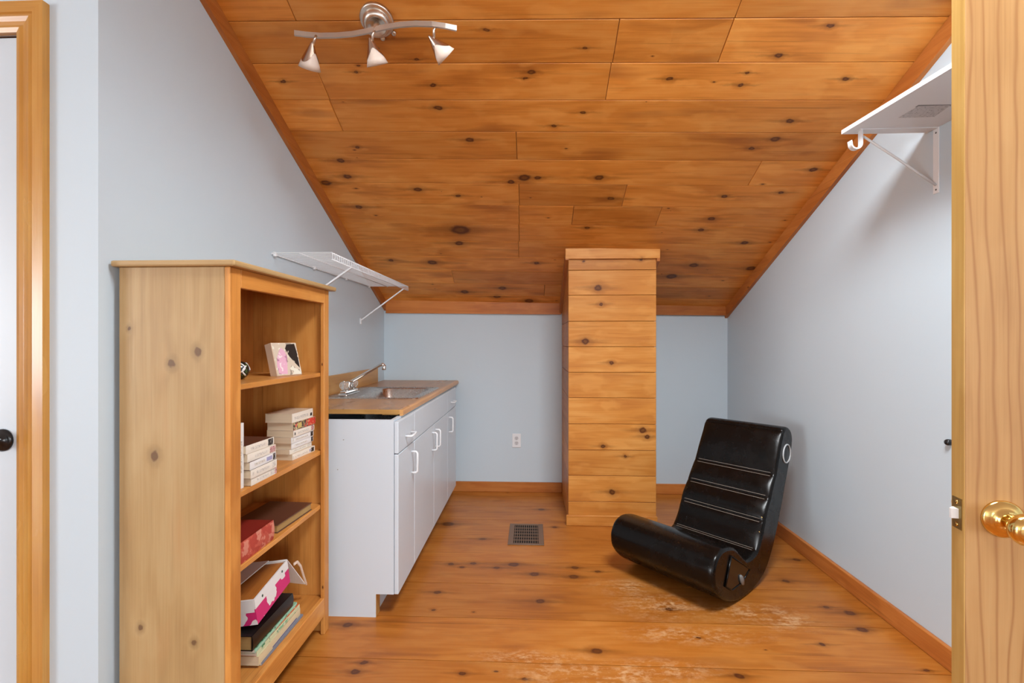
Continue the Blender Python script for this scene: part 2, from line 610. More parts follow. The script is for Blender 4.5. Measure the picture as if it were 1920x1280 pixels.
counter_m = pine('butcher_block_laminate', (0.34, 0.165, 0.06), (0.48, 0.245, 0.095), (0.56, 0.31, 0.13), 0.28, (), 0.0, 0.25, 0.7, 0.3)
nosing_m = pine('countertop_nosing', (0.46, 0.21, 0.065), (0.58, 0.29, 0.10), (0.66, 0.36, 0.14), 0.28, (), 0.0, 0.1, 0.7, 0.3)
oak_m = pine('oak_backsplash', (0.40, 0.19, 0.05), (0.52, 0.27, 0.08), (0.60, 0.34, 0.12), 0.32, (), 0.0, 0.1, 0.9, 0.3)

brass_m = metal('polished_brass', (0.86, 0.62, 0.22), 0.12)
brass_dull_m = metal('aged_brass', (0.34, 0.25, 0.10), 0.4)
nickel_m = metal('brushed_nickel', (0.66, 0.62, 0.56), 0.34)
steel_m = metal('stainless_steel', (0.62, 0.58, 0.54), 0.28)
chrome_m = metal('chrome', (0.75, 0.74, 0.72), 0.12)
latch_m = paint('latch_bolt_nickel', (0.75, 0.75, 0.74), 0.25, 0, 0)
vent_m = paint('brown_register_enamel', (0.16, 0.085, 0.045), 0.4, 0.05, 0.0)
black_metal_m = paint('black_knob_enamel', (0.012, 0.012, 0.013), 0.18, 0, 0)
leather_m = leather('black_vinyl', (0.0030, 0.0025, 0.0023))
stitch_m = paint('grey_stitching', (0.26, 0.22, 0.18), 0.6, 0, 0)
frost_m, _nt, _bs = nodes_of('frosted_glass_shade')
_bs.inputs['Base Color'].default_value = (0.82, 0.72, 0.63, 1)
_bs.inputs['Roughness'].default_value = 0.35
_bs.inputs['Subsurface Weight'].default_value = 0.3
_bs.inputs['Subsurface Radius'].default_value = (0.02, 0.02, 0.02)
acrylic_m, _nt, _bs = nodes_of('clear_acrylic')
_bs.inputs['Base Color'].default_value = (0.92, 0.88, 0.82, 1)
_bs.inputs['Roughness'].default_value = 0.08
_bs.inputs['Transmission Weight'].default_value = 0.75
_bs.inputs['IOR'].default_value = 1.45

# ================================================================== SETTING
# floor boards
mb = MB()
fy = [YR, -7.2, -6.9, -6.6, -6.3, -6.0, -5.65, -5.3, -5.0, -4.7, -4.4, -4.1, -3.8, -3.5, -3.2, -2.9, -2.6, -2.3, -2.0, -1.72, -1.43, -1.13, -.83, -.55, -.27, 0.03, .32, .6, .9, 1.2, 1.51, 1.827, 2.114, 2.418, 2.655, 2.965, 3.285, 3.56, 3.80, YB + .02]
for i in range(len(fy) - 1):
    segs = [XW, XE]
    if i == 34:
        segs = [XW, 1.08, XE]
    if i == 28:
        segs = [XW, -.4, XE]
    for j in range(len(segs) - 1):
        x0, x1 = segs[j], segs[j + 1]
        sk_ = 0.012
        t = round(0.03 + random.random() * .9, 3)
        pts = [(x0 + .0008, fy[i] + .0014), (x1 - .0008, fy[i] + .0014), (x1 - .0008, fy[i + 1] - .0014), (x0 + .0008, fy[i + 1] - .0014)]
        mb.prism(pts, 'z', -0.02, 0.0, tone=t)
floor = struct(finish('floor', mb, floor_pine, grain=0), 'wide honey pine plank floor with dark knots and worn patches', 'floor')
mb = MB().box(XW - .1, XE + .1, YR - .1, YB + .1, -0.06, -0.006)
struct(local('floor_gap', mb, groove_m, floor))

# ceiling boards on the slope: local u = X, v = slope distance (Y*K), w = up
Mc = Matrix(((1, 0, 0, 0), (0, 1 / K, S / K, 0), (-T, -S / K, 1 / K, 2.552 + S * 1.823 - T * 1.223), (0, 0, 0, 1)))
mb = MB()
v0 = 2.034
joints = {-1: [-.945], 0: [.783], 1: [-.95, .343, .78], 2: [-.95, .343], 3: [-.95], 4: [-.078], 5: [.35, 1.198], 6: [-.073, .54], 7: [-.078, .252, .775], 8: [-.082], 9: [-.09], 10: [.6]}
joints = {0: [-.945, .783], 1: [.343, .782], 2: [-.948, .338], 3: [-.952], 4: [-.078], 5: [1.198], 6: [-.073, .535], 7: [-.078, .252, .775], 8: [-.082], 9: [-.09], 10: [.33], 11: [-.6, .9], 12: [.1]}
tones = {}
for k in range(-3, 15):
    va = v0 + .1787 * (k - 1)
    vb = va + .1787
    va = max(va, YTOP * K)
    vb = min(vb, (YB + .03) * K)
    if vb - va < .005:
        continue
    xs = [XL - .02] + joints.get(k, []) + [XR + .02]
    for j in range(len(xs) - 1):
        mb.box(xs[j] + .001, xs[j + 1] - .001, va + .0011, vb - .0011, 0, .018, bevel=.0020, tone=round(0.02 + random.random() * .95, 3))
ceiling = struct(finish('ceiling', mb, ceil_pine, grain=0, M=Mc), 'sloped knotty pine board ceiling with dark knots', 'ceiling')
mb = MB().box(XL - .05, XR + .05, YTOP * K, (YB + .05) * K, .012, .05)
struct(finish('ceiling_gap', mb, groove_m, ceiling, M=Mc))
# flat part behind and above the camera
mb = MB()
for xa, xb, ya, yb in ((XW - .1, .18, YR - .1, YTOP + .02), (.98, XE + .1, YR - .1, YTOP + .02), (.18, .98, YR - .1, .46), (.18, .98, 1.43, YTOP + .02)):
    mb.box(xa, xb, ya, yb, ZC, ZC + .05)
struct(finish('ceiling', mb, white_ceiling_m), 'flat white ceiling before the pine slope', 'ceiling')

# walls
def wall_side(name, x0, x1, y0, label):
    mb = MB()
    pts = [(y0, 0), (YB, 0), (YB, zc((x0 + x1) / 2, YB) + .03), (YTOP, zc((x0 + x1) / 2, YTOP) + .03), (YTOP, ZC), (y0, ZC)]
    if y0 >= YTOP:
        pts = pts[:4]
    mb.prism(pts, 'x', x0, x1)
    return struct(finish(name, mb, wall_m), label, 'wall')


wall_side('wall_left', XL - .10, XL, YF + .10, 'pale blue grey wall left of the pine ceiling')
wall_side('wall_right', XR, XR + .10, .56, 'pale blue grey wall right of the black chair')
mb = MB().box(XL - .1, XR + .1, YB, YB + .1, 0, 1.66)
struct(finish('wall_back', mb, wall_m), 'low pale blue grey knee wall at the back', 'wall')
mb = MB().box(XW, -2.33, YF, YF + .1, 0, ZC).box(-1.475, XL, YF, YF + .1, 0, ZC).box(-2.33, -1.475, YF, YF + .1, 2.135, ZC)
struct(finish('wall_front', mb, wall_m), 'bright pale wall around the white door at far left', 'wall')
# the rest of the room behind the camera: end walls, and a rear wall with one window and a second added for fill
struct(finish('wall_front', MB().box(XR + .1, XE, .56, .66, 0, ZC), wall_m))


def window_wall(wname, nm, axis, at, out, lo, hi, a0, a1):
    '''wall across axis at 'at' from lo to hi with one window opening a0..a1'''
    def bx(m, p0, p1, q0, q1, z0, z1):
        q0, q1 = sorted((q0, q1))
        return m.box(q0, q1, p0, p1, z0, z1) if axis == 'x' else m.box(p0, p1, q0, q1, z0, z1)
    m = MB()
    bx(m, lo, hi, at, at + out * .1, 0, .42)
    bx(m, lo, hi, at, at + out * .1, 2.38, ZC)
    bx(m, lo, a0, at, at + out * .1, .42, 2.38)
    bx(m, a1, hi, at, at + out * .1, .42, 2.38)
    struct(finish(wname, m, wall_m))
    m = MB()
    n_ = 4
    for k in range(n_):
        p = a0 + (a1 - a0 - .05) * k / (n_ - 1)
        bx(m, p, p + .05, at + out * .05, at + out * .09, .42, 2.38)
    for z in (.42, 2.33):
        bx(m, a0, a1, at + out * .05, at + out * .09, z, z + .05)
    struct(finish(nm, m, white_m))


window_wall('wall_near_left', 'window_1', 'x', XW, -1, YR, YF + .1, -6.25, -3.15)
struct(finish('wall_near_right', MB().box(XE, XE + .1, YR, .66, 0, ZC), wall_m))
window_wall('wall_rear', 'window_2', 'y', YR, -1, XW, 2.0, -2.25, 1.45)
window_wall('wall_rear', 'added_right_window', 'y', YR, -1, 2.0, XE, 2.65, 6.35)  # window added to go with the right fill light
# added white shaft in the ceiling, shaping the overhead fill light
sx0, sx1, sy0, sy1 = .18, .98, .46, 1.43
struct(finish('added_light_shaft', MB().box(sx0 - .03, sx0, sy0 - .03, sy1 + .03, ZC + .05, 3.25).box(sx1, sx1 + .03, sy0 - .03, sy1 + .03, ZC + .05, 3.25).box(sx0, sx1, sy0 - .03, sy0, ZC + .05, 3.25).box(sx0, sx1, sy1, sy1 + .03, ZC + .05, 3.25), white_ceiling_m))

# baseboards
mb = MB().box(XL, .25, YB - .018, YB, 0, .082, bevel=.003, tone=.21)
struct(finish('baseboard_back', mb, trim_pine), 'low pine baseboard on the back wall left of the chimney', 'baseboard')
mb = MB().box(.84, XR, YB - .018, YB, 0, .082, bevel=.003, tone=.43)
struct(finish('baseboard_back', mb, trim_pine), 'low pine baseboard on the back wall behind the chair', 'baseboard')
mb = MB().box(XR - .02, XR, .56, YB - .018, 0, .085, bevel=.003, tone=.61)
struct(finish('baseboard_right', mb, trim_pine, grain=1), 'pine baseboard along the right wall', 'baseboard')
mb = MB().box(XL, XL + .018, YF + .1, YB, 0, .085, bevel=.003, tone=.33)
struct(finish('baseboard_left', mb, trim_pine, grain=1))

# ceiling trims
def slope_trim(name, xa, xb, drop, y0, y1, tone, label):
    xm = (xa + xb) / 2
    mb = MB()
    za, zb = zc(xm, y0), zc(xm, y1)
    mb.prism([(y0, za - drop), (y1, zb - drop), (y1, zb - .001), (y0, za - .001)], 'x', xa, xb, tone)
    # grain along the slope
    return struct(finish(name, mb, trim_pine, grain=1), label, 'trim')


slope_trim('trim_1', XL, XL + .02, .078, YTOP, YB, .15, 'stained pine trim sloping down the left wall under the ceiling')
slope_trim('trim_2', XR - .022, XR, .085, YTOP, YB, .72, 'stained pine trim sloping down the right wall under the ceiling')
mb = MB().prism([(XL + .02, 1.488), (.245, 1.474), (.245, zc(.245, YB) + .01), (XL + .02, zc(XL, YB) + .01)], 'y', YB - .02, YB, tone=.5)
struct(finish('trim_3', mb, trim_pine), 'horizontal pine trim atop the back wall left of the chimney', 'trim')
mb = MB().prism([(.845, 1.470), (XR - .02, 1.462), (XR - .02, zc(XR, YB) + .01), (.845, zc(.845, YB) + .01)], 'y', YB - .02, YB, tone=.35)
struct(finish('trim_4', mb, trim_pine), 'horizontal pine trim atop the back wall right of the chimney', 'trim')

# ------------------------------------------------------------------ white door at far left with pine casing
d1 = thing('door_1', 'white flush door with black knob at the far left', 'door', (-1.9, YF + .02, 0))
d1['kind'] = 'structure'
finish('door_panel', MB().box(-2.32, -1.484, YF + .003, YF + .04, .012, 2.131, bevel=.002), door_white_m, d1)
Mk = Matrix.Translation((-1.533, YF + .003, .964)) @ Matrix.Rotation(math.radians(90), 4, 'X')
kn = finish('door_knob', MB().lathe([(.0325, 0), (.0325, .004), (.026, .008), (.012, .011), (.011, .028), (.021, .036), (.0285, .048), (.027, .060), (.017, .067), (.002, .069)], Mk), black_metal_m, d1)
kn['label'] = 'glossy black round knob'
finish('strike_plate', MB().box(-1.4852, -1.4742, YF - .0005, YF + .002, .93, 1.0), black_metal_m, d1)


def casing_profile(w):
    # (across, proud) cross-section of the moulding
    return [(0, 0), (0, .013), (.012, .017), (.020, .013), (.030, .015), (.042, .019), (.050, .016), (.054, .020), (w, .020), (w, 0)]


mb = MB()
wC = .085
pr = casing_profile(wC)
xi, zi = -1.474, 2.135
# right upright, mitred into the head
A = [mb.bm.verts.new((xi + a, YF - p, 0)) for a, p in pr]
B = [mb.bm.verts.new((xi + a, YF - p, zi + a)) for a, p in pr]
for i in range(len(pr)):
    j = (i + 1) % len(pr)
    mb.bm.faces.new((A[i], A[j], B[j], B[i]))
mb.bm.faces.new(A)
mb.bm.faces.new(list(reversed(B)))
struct(finish('trim_5', mb, casing_pine, grain=2), 'upright varnished pine door casing at far left', 'trim')
mb = MB()
A = [mb.bm.verts.new((xi + a, YF - p, zi + a)) for a, p in pr]
B = [mb.bm.verts.new((-2.33 - a, YF - p, zi + a)) for a, p in pr]
for i in range(len(pr)):
    j = (i + 1) % len(pr)
    mb.bm.faces.new((A[i], A[j], B[j], B[i]))
mb.bm.faces.new(A)
mb.bm.faces.new(list(reversed(B)))
struct(finish('trim_6', mb, casing_pine, grain=0), 'varnished pine door head casing at top left', 'trim')
mb = MB().box(-1.4855, -1.474, YF + .0022, YF + .1, 0, 2.135).box(-2.33, -1.4855, YF + .003, YF + .1, 2.1325, 2.135).box(-2.33, -1.488, YF + .06, YF + .07, 0, 2.13)
struct(finish('trim_7', mb, groove_m))

# ------------------------------------------------------------------ open pine door at right
a_ = math.radians(10.9)
d2 = thing('door_2', 'open bare wood door with brass knob at the right edge', 'door', (.797, .9, 0), (0, 0, -a_))
d2['kind'] = 'structure'
local('door_panel', MB().box(.0015, .76, 0, .035, .012, 2.04, bevel=.0015), door_pine, d2, grain=2)
e = local('door_edge', MB().box(0, .0016, .0008, .0342, .013, 2.039), edge_pine, d2, grain=2)
e['label'] = 'yellowed latch edge of the door'
kz = .928
lp = local('latch_plate', MB().box(-.0015, .0002, .005, .030, kz - .029, kz + .029), brass_dull_m, d2)
for dz in (-.021, .021):
    local('screw', MB().lathe([(.0042, 0), (.0038, .0012), (.001, .0016)], Matrix.Translation((-.0015, .0175, kz + dz)) @ Matrix.Rotation(math.radians(-90), 4, 'Y'), n=12), brass_m, lp)
mbl = MB().prism([(.0, .012), (-.013, .0125), (-.014, .016), (-.004, .0265), (.0, .0265)], 'z', kz - .009, kz + .009)
local('latch_bolt', mbl, latch_m, d2)
Mk = Matrix.Translation((.058, 0, kz)) @ Matrix.Rotation(math.radians(90), 4, 'X')
ro = local('knob_rosette', MB().lathe([(.0335, 0), (.0335, .003), (.031, .006), (.022, .009), (.0150, .012), (.0135, .016)], Mk, n=40), brass_m, d2)
local('door_knob', MB().lathe([(.0118, .014), (.0112, .024), (.0125, .028), (.0115, .030), (.0135, .034), (.021, .040), (.0262, .048), (.0272, .056), (.0245, .063), (.0175, .0675), (.009, .069), (.001, .0693)], Mk, n=40), brass_m, d2)
Mk2 = Matrix.Translation((.058, .035, kz)) @ Matrix.Rotation(math.radians(-90), 4, 'X')
local('door_knob', MB().lathe([(.0335, 0), (.031, .006), (.0135, .012), (.0118, .03), (.021, .040), (.0272, .054), (.0175, .0675), (.001, .0693)], Mk2), brass_m, d2)

# ================================================================== THINGS
# ------------------------------------------------------------------ boxed chimney
cx0, cx1, cy = .250, .842, 3.215
ch = thing('chimney_column', 'square column clad in honey pine boards rising to the ceiling', 'column', ((cx0 + cx1) / 2, (cy + YB) / 2, 0))
mb = MB()
bz = [0, .14]
yl = [941, 892, 844, 795, 746, 698, 650, 602, 553, 506]
bz = [0.0] + [hY(1150, y, cy).z for y in yl] + [1.83]
tn = [.62, .18, .31, .47, .55, .66, .72, .12, .84, .93, .27]
mb2 = MB()
for i in range(len(bz) - 1):
    mb.box(cx0, cx1, cy, cy + .018, bz[i] + .0012, bz[i + 1] - .0012, bevel=.002, tone=tn[i])
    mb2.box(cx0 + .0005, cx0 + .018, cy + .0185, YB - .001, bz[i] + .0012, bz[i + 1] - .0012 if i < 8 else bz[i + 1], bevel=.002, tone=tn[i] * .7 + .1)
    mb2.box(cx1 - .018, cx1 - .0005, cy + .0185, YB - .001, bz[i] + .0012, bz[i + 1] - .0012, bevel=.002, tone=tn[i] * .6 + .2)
finish('front_cladding', mb, chim_pine, ch, grain=0)
# side boards stop under the slope
me_ = mb2.bm
for v in me_.verts:
    v.co.z = min(v.co.z, zc(v.co.x, v.co.y) - .004)
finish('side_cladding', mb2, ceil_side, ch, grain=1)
finish('core', MB().prism([(cy + .012, 0.0), (YB - .002, 0.0), (YB - .002, zc(.55, YB) - .012), (cy + .012, zc(.55, cy) - .03)], 'x', cx0 + .01, cx1 - .01), groove_m, ch)
zt = hY(1150, 464, cy - .018).z
finish('top_trim', MB().box(cx0 - .022, cx1 + .022, cy - .018, cy - .0005, zt - .074, zt - .002, bevel=.002, tone=.88), chim_pine, ch, grain=0)
finish('base_trim', MB().box(cx0 - .016, cx1 + .004, cy - .018, cy - .0005, .0, .070, bevel=.003, tone=.97), chim_pine, ch, grain=0)
for xa, xb in ((cx0 - .020, cx0), (cx1, cx1 + .020)):
    xm = (xa + xb) / 2
    mbt = MB().prism([(cy - .017, zc(xm, cy - .017) - .080), (YB - .021, zc(xm, YB - .021) - .080), (YB - .021, zc(xm, YB - .021) - .002), (cy - .017, zc(xm, cy - .017) - .002)], 'x', xa, xb, tone=.3)
    finish('side_trim', mbt, trim_pine, ch, grain=1)

# ------------------------------------------------------------------ bookcase
bx0, bx1, by0, by1 = -1.222, -.883, 1.340, 2.010
bcs = thing('bookcase', 'open honey pine bookcase with four shelves of books against the left wall', 'bookcase', ((bx0 + bx1) / 2, (by0 + by1) / 2, 0))
ztop = 1.470
finish('side_panel', MB().box(bx0, bx1 - .018, by0, by0 + .020, 0, ztop, bevel=.002), case_side, bcs, grain=2)
finish('side_panel', MB().box(bx0, bx1 - .018, by1 - .020, by1, 0, ztop, bevel=.002, tone=.31), case_pine, bcs, grain=2)
finish('top_board', MB().box(bx0 - .012, bx1 + .022, by0 - .016, by1 + .028, ztop, ztop + .018, bevel=.005, seg=2, tone=.14), case_side, bcs, grain=1)
mb = MB()
for k in range(7):
    ya = by0 + .020 + k * (by1 - by0 - .04) / 7
    mb.box(bx0 + .004, bx0 + .014, ya + .0006, ya + (by1 - by0 - .04) / 7 - .0006, .12, ztop, bevel=.001, tone=.07 + k * .131)
finish('back_panel', mb, case_back, bcs, grain=2)
finish('front_stile', MB().box(bx1 - .018, bx1, by0, by0 + .052, 0, ztop, bevel=.0035, seg=2, tone=.52), case_pine, bcs, grain=2)
finish('front_stile', MB().box(bx1 - .018, bx1, by1 - .045, by1, 0, ztop, bevel=.0035, seg=2, tone=.58), case_pine, bcs, grain=2)
finish('top_rail', MB().box(bx1 - .018, bx1, by0 + .052, by1 - .045, 1.412, ztop, bevel=.002, tone=.55), case_pine, bcs, grain=1)
finish('bottom_rail', MB().box(bx1 - .018, bx1, by0 + .052, by1 - .045, .080, .158, bevel=.002, tone=.50), case_pine, bcs, grain=1)
for z in (1.117, .783, .552):
    finish('shelf', MB().box(bx0 + .015, bx1 - .0195, by0 + .021, by1 - .021, z - .0175, z, bevel=.0015, tone=z), case_pine, bcs, grain=1)
finish('shelf', MB().box(bx0 + .015, bx1 - .0185, by0 + .021, by1 - .021, .138, .156, bevel=.0015, tone=.4), case_pine, bcs, grain=1)
Ms = Matrix.Translation((bx0 + .014, hX(499, 556, bx0 + .014).y, hX(499, 556, bx0 + .014).z)) @ Matrix.Rotation(math.radians(90), 4, 'Y')
finish('fastener', MB().lathe([(.006, 0), (.005, .003), (.001, .004)], Ms, n=12), chrome_m, bcs)

# ------------------------------------------------------------------ books
BK = {}


def ink(name, base, inks=(), scale=60, thr=.6, rough=.4, zs=1.0):
    if name not in BK:
        BK[name] = print_cover(name, base, inks, scale, thr, rough, zs)
    return BK[name]


page_cream = paper_edge('page_edge_cream', (0.74, 0.60, 0.42))
page_white = paper_edge('page_edge_white', (0.74, 0.68, 0.58))
page_gold = paper_edge('page_edge_gilt', (0.42, 0.26, 0.09))


def book(label, loc, rotz, L, D, Tk, cover, pages, spine=None, group=None, marks=(), hard=False, rx=0.0, ry=0.0, cat='book', name='paperback_book', top=None):
    """lying flat: spine faces local +X, length along Y, thickness up Z, origin at the base centre"""
    t = thing(name, label, cat, loc, (rx, ry, rotz), group)
    cv = .0028 if hard else .0009
    ov = .003 if hard else 0.0004
    mb = MB()
    mb.box(-D / 2 - ov, D / 2, -L / 2 - ov, L / 2 + ov, 0, cv, bevel=cv * .3)
    mb.box(-D / 2 - ov, D / 2, -L / 2 - ov, L / 2 + ov, Tk - cv, Tk, bevel=cv * .3)
    local('cover', mb, cover, t)
    mb = MB()
    n = 7
    bulge = .004 if hard else .0008
    P = [(D / 2 - cv, 0)] + [(D / 2 + bulge * math.sin(math.pi * k / n), Tk * k / n) for k in range(n + 1)] + [(D / 2 - cv, Tk)]
    mb.prism([(p[0], p[1]) for p in P], 'y', -L / 2 - ov, L / 2 + ov)
    local('spine', mb, spine or cover, t)
    local('page_block', MB().box(-D / 2 + .001, D / 2 - cv - .0003, -L / 2, L / 2, cv + .0002, Tk - cv - .0002), pages, t)
    for (y0, y1, z0, z1, mm) in marks:
        local('spine_print', MB().box(D / 2 + bulge * .6, D / 2 + bulge + .0006, (y0 - .5) * L, (y1 - .5) * L, z0 * Tk, z1 * Tk), mm, t)
    return t


cream_cv = ink('cover_cream', (0.80, 0.74, 0.64))
white_cv = ink('cover_white', (0.80, 0.79, 0.77))
tan_cv = ink('cover_tan', (0.66, 0.52, 0.38))
blk_ink = ink('ink_black', (0.02, 0.017, 0.016), ((.5, .45, .4),), 220, .6)
red_ink = ink('ink_red', (0.62, 0.05, 0.035), ((0.75, .5, .3),), 120, .62)
pink_ink = ink('ink_pink', (0.62, 0.35, 0.33), ((.2, .04, .05),), 160, .55)
blue_ink = ink('ink_blue', (0.35, 0.35, 0.55))
grey_ink = ink('ink_grey_type', (0.48, 0.44, 0.39), ((.78, .74, .66),), 330, .47)
mural_cv = ink('cover_dark_mural', (0.06, 0.04, 0.03), ((0.65, 0.52, 0.30), (0.35, 0.3, .12), (.62, .10, .06)), 70, .55, .4)
dk_cv = ink('cover_dark_brown', (0.10, 0.035, 0.02))

# far pile on the second shelf: seven paperbacks, spines to the front
rz = math.radians(-2.0)
specs = [  # thickness, cover, spine, dy, dx, label, marks
    (.024, tan_cv, cream_cv, .000, 0, 'cream paperback at the bottom of the taller pile on the second shelf', [(.82, .95, .15, .85, blk_ink), (.74, .80, .3, .7, blue_ink), (.12, .66, .32, .6, grey_ink), (.03, .07, .3, .7, grey_ink)]),
    (.019, tan_cv, cream_cv, -.006, -.010, 'thin cream paperback second from the bottom of the taller pile', [(.80, .90, .2, .8, grey_ink), (.15, .7, .35, .65, grey_ink)]),
    (.023, tan_cv, white_cv, .000, -.006, 'white paperback third from the bottom of the taller pile', [(.9, .98, .1, .9, blk_ink), (.14, .7, .35, .65, grey_ink)]),
    (.024, tan_cv, white_cv, -.003, -.004, 'white paperback with a black spine end in the middle of the taller pile', [(.86, .97, .1, .9, blk_ink), (.16, .72, .32, .62, grey_ink), (.04, .10, .3, .7, grey_ink)]),
    (.026, tan_cv, cream_cv, .000, 0, 'cream paperback third from the top of the taller pile', [(.84, .96, .15, .9, pink_ink), (.2, .7, .3, .65, grey_ink), (.04, .09, .3, .7, blk_ink)]),
    (.031, tan_cv, mural_cv, .004, .002, 'thick paperback with a dark red and gold spine in the taller pile', [(.62, .97, .05, .95, red_ink), (.18, .34, .15, .85, ink('ink_gold', (.55, .42, .12)))]),
    (.036, tan_cv, cream_cv, -.004, -.004, 'thick cream paperback on top of the taller pile', [(.86, .95, .2, .55, blk_ink), (.1, .75, .3, .6, grey_ink)]),
]
z = .7835
for Tk, cvr, spn, dy, dx, lab, mk in specs:
    L = .163 + random.uniform(-.004, .004)
    book(lab, (-.986 + dx, 1.887 + dy, z), rz + math.radians(random.uniform(-2, 2)), L, .110, Tk - .0005, cvr, page_cream, spn, 'paperbacks in the taller pile on the second shelf', mk)
    z += Tk
# near pile: five paperbacks, slightly askew
specs = [
    (.025, dk_cv, cream_cv, .006, .000, 'cream paperback at the bottom of the shorter leaning pile', [(.75, .9, .2, .8, grey_ink), (.92, .99, .1, .9, pink_ink), (.2, .65, .35, .65, grey_ink)]),
    (.028, dk_cv, cream_cv, -.001, .004, 'cream paperback second from the bottom of the shorter leaning pile', [(.8, .95, .2, .85, grey_ink), (.2, .7, .35, .65, grey_ink), (.05, .1, .3, .7, grey_ink)]),
    (.026, dk_cv, white_cv, -.003, .002, 'white paperback with a dark spine end midway up the shorter leaning pile', [(.88, .97, .1, .9, blk_ink), (.62, .84, .25, .75, blue_ink), (.15, .55, .35, .65, grey_ink)]),
    (.027, tan_cv, cream_cv, -.004, .000, 'cream paperback second from the top of the shorter leaning pile', [(.78, .98, .15, .9, pink_ink), (.25, .7, .35, .65, grey_ink)]),
    (.027, dk_cv, cream_cv, -.008, -.004, 'dark covered paperback on top of the shorter leaning pile', [(.78, .96, .1, .9, blk_ink), (.15, .7, .35, .65, grey_ink)]),
]
z = .7835
for Tk, cvr, spn, dy, dx, lab, mk in specs:
    L = .150
    book(lab, (-.958 + dx, 1.546 + dy, z), math.radians(-1.5 + random.uniform(-3, 2)), L, .108, Tk - .0005, cvr, page_cream, spn, 'paperbacks in the shorter pile on the second shelf', mk)
    z += Tk
# book standing upright at the near end of the second shelf
t = thing('paperback_book', 'white paperback standing upright at the near end of the second shelf', 'book', (-.975, 1.4470, .7835), (0, 0, 0))
local('cover', MB().box(-.052, .0545, -.016, -.0150, 0, .207).box(-.052, .0545, .015, .016, 0, .207), white_cv, t)
local('spine', MB().box(.0535, .055, -.016, .016, 0, .207), white_cv, t)
local('page_block', MB().box(-.051, .053, -.0148, .0148, .001, .2055), page_white, t)
local('spine_print', MB().box(.055, .0555, -.008, .008, .05, .15), grey_ink, t)

# chunky photo book leaning on the top shelf
cov = ink('photo_cover', (0.62, 0.52, 0.40), ((0.30, 0.24, 0.18), (0.75, 0.72, 0.60)), 28, .57)
rosy = ink('photo_pink_figure', (0.72, 0.40, 0.52), ((.82, .70, .70), (.45, .2, .3)), 45, .58)
darkp = ink('photo_dark_figure', (0.018, 0.014, 0.013), ((.55, .45, .35),), 48, .64)
pth = thing('picture_block', 'small chunky picture block with a pink and black photo leaning on the top shelf', 'picture', (-.945, 1.800, 1.1176), (math.radians(-15), 0, math.radians(72)))
# local: face looks along -Y... width along X, thickness along Y, height Z
wP, hP, tP = .122, .132, .034
local('block', MB().box(-wP / 2, wP / 2, 0, tP, 0, hP, bevel=.001), ink('block_edge', (0.70, 0.52, 0.38)), pth)
local('photo_print', MB().box(-wP / 2 + .002, wP / 2 - .002, -.0012, .0002, .002, hP - .002), cov, pth)
mb = MB()
mb.prism([(-.052, .008), (-.012, .006), (-.004, .050), (.002, .075), (-.006, .098), (-.020, .112), (-.034, .095), (-.046, .075), (-.054, .042)], 'y', -.0020, -.0011)
local('pink_figure', mb, rosy, pth)
mb = MB()
mb.prism([(.054, .028), (.032, .052), (.012, .078), (.000, .108), (.010, .124), (.050, .127), (.056, .080)], 'y', -.0020, -.0011)
local('dark_figure', mb, darkp, pth)
# little round ornament
orn = thing('ball_ornament', 'small round dark ball ornament with pale swirls on the top shelf', 'ornament', (-1.022, 1.600, 1.1175))
prof = [(.001, 0)] + [(.032 * math.sin(math.pi * k / 14), .032 - .032 * math.cos(math.pi * k / 14)) for k in range(1, 14)] + [(.001, .064)]
local('ball', MB().lathe(prof), ink('ornament_black', (0.012, 0.014, 0.012), ((.05, .08, .02),), 90, .55, .2), orn, smooth=True)
mbw = MB()
for (az, el0, el1, bend) in ((-.9, -.2, .9, .5), (-.2, -.6, .5, -.5), (-1.6, -.4, .6, .4), (.5, 0, .9, .4)):
    pts = []
    for k in range(9):
        f = k / 8
        el = el0 + (el1 - el0) * f
        az_ = az + bend * math.sin(f * math.pi)
        pts.append((.0315 * math.cos(el) * math.cos(az_), .0315 * math.cos(el) * math.sin(az_), .032 + .0315 * math.sin(el)))
    mbw.tube(pts, .0028, 6)
local('swirl', mbw, white_cv, orn)

# third shelf
redm = ink('cover_worn_coral', (0.50, 0.085, 0.05), ((0.60, 0.22, 0.15), (.42, .05, .03)), 38, .52, .6)
redtop = ink('cover_dark_red', (0.22, 0.018, 0.012))
book('big worn coral red hardback lying at the near end of the third shelf', (-1.022, 1.4995, .5525), math.radians(1), .232, .225, .068, redtop, page_cream, redm, None, (), True, name='hardback_book')
book('dark brown leather book with gilt edge lying on the third shelf', (-1.010, 1.795, .5525), math.radians(-183), .236, .180, .030, dk_cv, page_gold, ink('cover_brown_spine', (0.14, 0.045, 0.02)), None, (), True, name='hardback_book')

